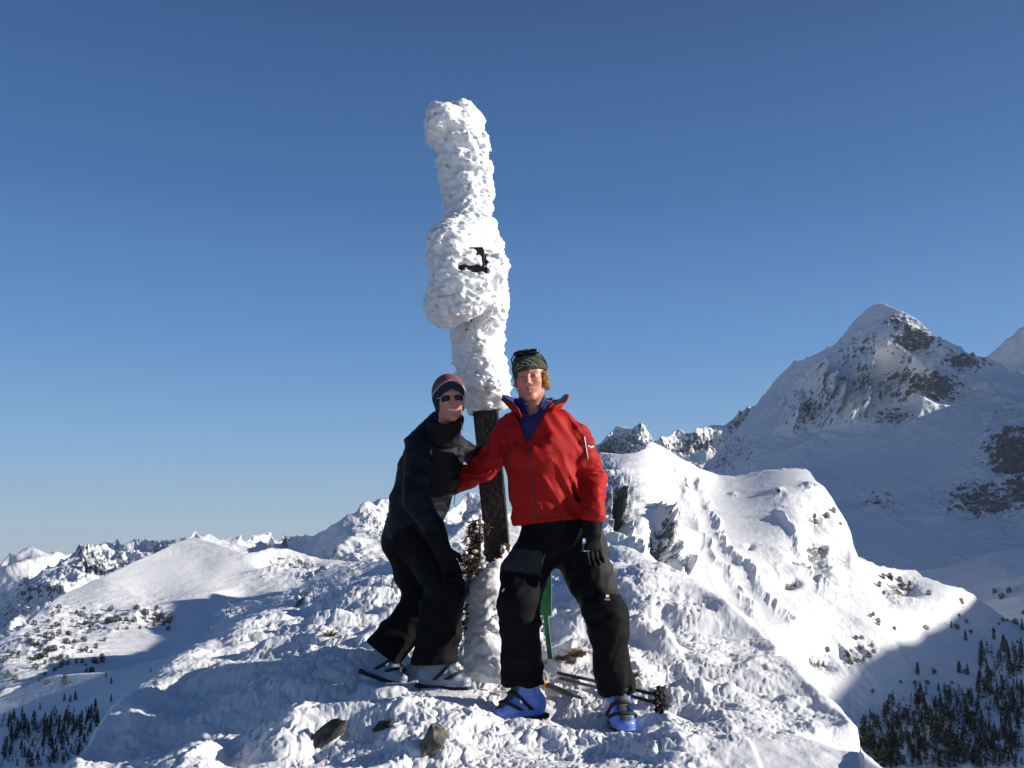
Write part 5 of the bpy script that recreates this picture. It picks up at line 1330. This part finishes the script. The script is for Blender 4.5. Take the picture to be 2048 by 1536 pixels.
tr_ = random.Random(42)
def spot(px, py):
    h = TB.ray_cast(Vector((0, 0, 0)), V3(px, py, 1).normalized(), 5000)
    if h[0] is None or h[0].y < 60: return None
    return h[0]
def put_tree(px, py, pxh, label, group):
    """a conifer pxh photo pixels tall standing where the photo has one"""
    p = spot(px, py)
    if p is None: return
    hgt = pxh * p.y / F
    t = empty('conifer', p); t.scale = (hgt / 10 * tr_.uniform(.85, 1.15),) * 2 + (hgt / 10,); t.rotation_euler = (tr_.uniform(-.04, .04), tr_.uniform(-.04, .04), tr_.uniform(0, 6.28))
    tag(t, label, 'conifer', group)
    for n_, me in (('crown', tr_.choice(CM)), ('trunk', TM)):
        o = bpy.data.objects.new(n_, me); scene.collection.objects.link(o); o.parent = t
def put_shrub(px, py, pxh, label, group):
    p = spot(px, py)
    if p is None: return
    hgt = pxh * p.y / F
    o = bpy.data.objects.new('dwarf_pine', tr_.choice(BM[:2])); scene.collection.objects.link(o); o.location = p + Vector((0, 0, -hgt * .12))
    o.scale = (hgt / 3.6 * tr_.uniform(.7, 1.2), hgt / 3.6, hgt / 3.6); o.rotation_euler.z = tr_.uniform(0, 6.28)
    tag(o, label, 'dwarf pine', group)
def scatter(n, polys, fn, hs, label, group, jit=0.0):
    k = 0; tries = 0
    while k < n and tries < n * 30:
        tries += 1
        x0, y0, x1, y1, dens = tr_.choices(polys, weights=[q[4] for q in polys])[0]
        u, v_ = tr_.random(), tr_.random(); x = x0 + (x1 - x0) * u; y = y0 + (y1 - y0) * v_
        if len(label) and fn(x, y, tr_.uniform(*hs), label, group) is None: k += 1
# wood at the bottom right, in the shaded valley
WR = 'conifers of the shaded wood at the bottom right'
scatter(165, [(1725, 1430, 2048, 1536, 5), (1830, 1380, 2048, 1450, 2.2), (1950, 1290, 2048, 1400, 1.2), (1720, 1480, 1800, 1536, 1)], put_tree, (13, 34), 'dark conifer standing in the shaded wood in the bottom right corner', WR)
for (x, y, h) in ((1745, 1232 + 170, 0),): pass
scatter(16, [(1880, 1250, 2048, 1330, 1), (1780, 1340, 1950, 1420, 1)], put_tree, (12, 24), 'lone dark conifer in the shaded valley above the right hand wood', 'scattered conifers above the right hand wood')
SR = 'snow dusted pines on the sunlit right slope'
scatter(30, [(1740, 1215, 1790, 1275, 1.2), (1755, 1155, 1835, 1190, 1.5), (1690, 1270, 1750, 1330, 1.3), (1655, 1300, 1690, 1340, .8), (1620, 1020, 1690, 1060, .5)], put_shrub, (6, 12), 'snow dusted pine on the sunlit slope in the right half', SR)
scatter(40, [(1720, 1340, 2048, 1440, 1), (1850, 1180, 2048, 1300, .7)], put_shrub, (5, 12), 'low dark bush on the shaded slope at the right', 'dark bushes on the shaded right slope')
WL = 'conifers of the wood at the bottom left'
scatter(88, [(0, 1440, 170, 1536, 4), (100, 1430, 215, 1470, 1), (0, 1430, 60, 1470, 1)], put_tree, (12, 27), 'dark conifer standing in the wood in the bottom left corner', WL)
for (x, y, h) in ((190, 1425, 26), (232, 1408, 18), (222, 1405, 16), (128, 1402, 16), (150, 1400, 18), (140, 1404, 14), (212, 1355, 12), (222, 1368, 14), (301, 1345, 10), (282, 1363, 12), (293, 1358, 9), (80, 1420, 14), (90, 1436, 12), (238, 1402, 14)):
    put_tree(x, y, h, 'small lone conifer in the shade above the bottom left wood', 'lone conifers above the left hand wood')
SL = 'dwarf pines on the sunlit left slope'
scatter(150, [(100, 1215, 340, 1262, 3), (0, 1270, 140, 1370, 2.6), (60, 1240, 230, 1330, 2.6), (160, 1325, 190, 1345, .2), (250, 1225, 330, 1255, 1.2)], put_shrub, (5, 12), 'small dark dwarf pine on the sunlit snow slope at the left', SL)

# the rest of both woods, too many and too small to tell apart
def mass(name, n, polys, hs, label):
    V, Fc, mi = [], [], []
    srcs = []
    for me in CM:
        co = np.array([v_.co[:] for v_ in me.vertices])[:320]; srcs.append(co)
    for i in range(n):
        x0, y0, x1, y1, dens = tr_.choices(polys, weights=[q[4] for q in polys])[0]
        x = tr_.uniform(x0, x1); y = tr_.uniform(y0, y1); p = spot(x, y)
        if p is None: continue
        hgt = tr_.uniform(*hs) * p.y / F; co = tr_.choice(srcs); a = tr_.uniform(0, 6.28)
        c = np.stack([co[:, 0] * math.cos(a) - co[:, 1] * math.sin(a), co[:, 0] * math.sin(a) + co[:, 1] * math.cos(a), co[:, 2]], -1) * hgt / 10 * np.array([1.15, 1.15, 1])
        b = sum(len(q) for q in V); V.append(c + np.array(p)); k = np.arange(len(c)).reshape(-1, 4) + b; Fc.append(k)
    o = mesh_np(name, np.concatenate(V), np.concatenate(Fc), M_leaf, smooth=False); tag(o, label, 'wood', None, 'stuff')
mass('distant_wood', 900, [(1725, 1440, 2048, 1536, 5), (1830, 1390, 2048, 1450, 1.6), (1960, 1300, 2048, 1400, 1.0), (1760, 1400, 1900, 1450, .5), (1715, 1490, 1800, 1536, 1)], (9, 24), 'dense small trees filling the shaded wood at the bottom right')
mass('distant_wood', 260, [(0, 1440, 175, 1536, 4), (100, 1425, 225, 1475, 1.2)], (8, 18), 'dense small trees filling the wood at the bottom left')
# each tree's label counts it from the left within its own stand, as it shows in the picture
def ordinal(n): return '%d%s' % (n, 'th' if 10 <= n % 100 <= 20 else {1: 'st', 2: 'nd', 3: 'rd'}.get(n % 10, 'th'))
groups_ = {}
for o in scene.objects:
    if o.get('category') in ('conifer', 'dwarf pine'): groups_.setdefault(o['group'], []).append(o)
KIND_ = {'conifers of the shaded wood at the bottom right': 'conifer in the shaded wood at the bottom right', 'scattered conifers above the right hand wood': 'scattered conifer above the right hand wood',
         'snow dusted pines on the sunlit right slope': 'dwarf pine on the sunlit right slope', 'dark bushes on the shaded right slope': 'low bush on the shaded right slope',
         'conifers of the wood at the bottom left': 'conifer in the wood at the bottom left', 'lone conifers above the left hand wood': 'lone conifer above the left hand wood', 'dwarf pines on the sunlit left slope': 'dwarf pine on the sunlit left slope'}
for g_, lst in groups_.items():
    lst.sort(key=lambda o: o.location.x / o.location.y)
    for i_, o in enumerate(lst): o['label'] = 'dark %s, %s from the left' % (KIND_[g_], ordinal(i_ + 1))
# ---------------------------------------------------------------- thin air between here and the far peaks
hz = mesh_np('haze', np.array([(x, y, z) for x in (-41000, 41000) for y in (-41000, 41000) for z in (-902, 1250)]),
             np.array([(0, 1, 3, 2), (4, 6, 7, 5), (0, 4, 5, 1), (2, 3, 7, 6), (0, 2, 6, 4), (1, 5, 7, 3)]), None, smooth=False)
M_haze = bpy.data.materials.new('haze'); M_haze.use_nodes = True
M_haze.node_tree.nodes.remove(M_haze.node_tree.nodes['Principled BSDF'])
pv = M_haze.node_tree.nodes.new('ShaderNodeVolumePrincipled')
pv.inputs['Color'].default_value = (0.80, 0.90, 1.0, 1); pv.inputs['Density'].default_value = 1.5e-5; pv.inputs['Anisotropy'].default_value = 0.2
M_haze.node_tree.links.new(pv.outputs[0], M_haze.node_tree.nodes['Material Output'].inputs['Volume'])
hz.data.materials.append(M_haze)
tag(hz, 'thin blue air between the summit and the far peaks', 'haze', None, 'stuff')
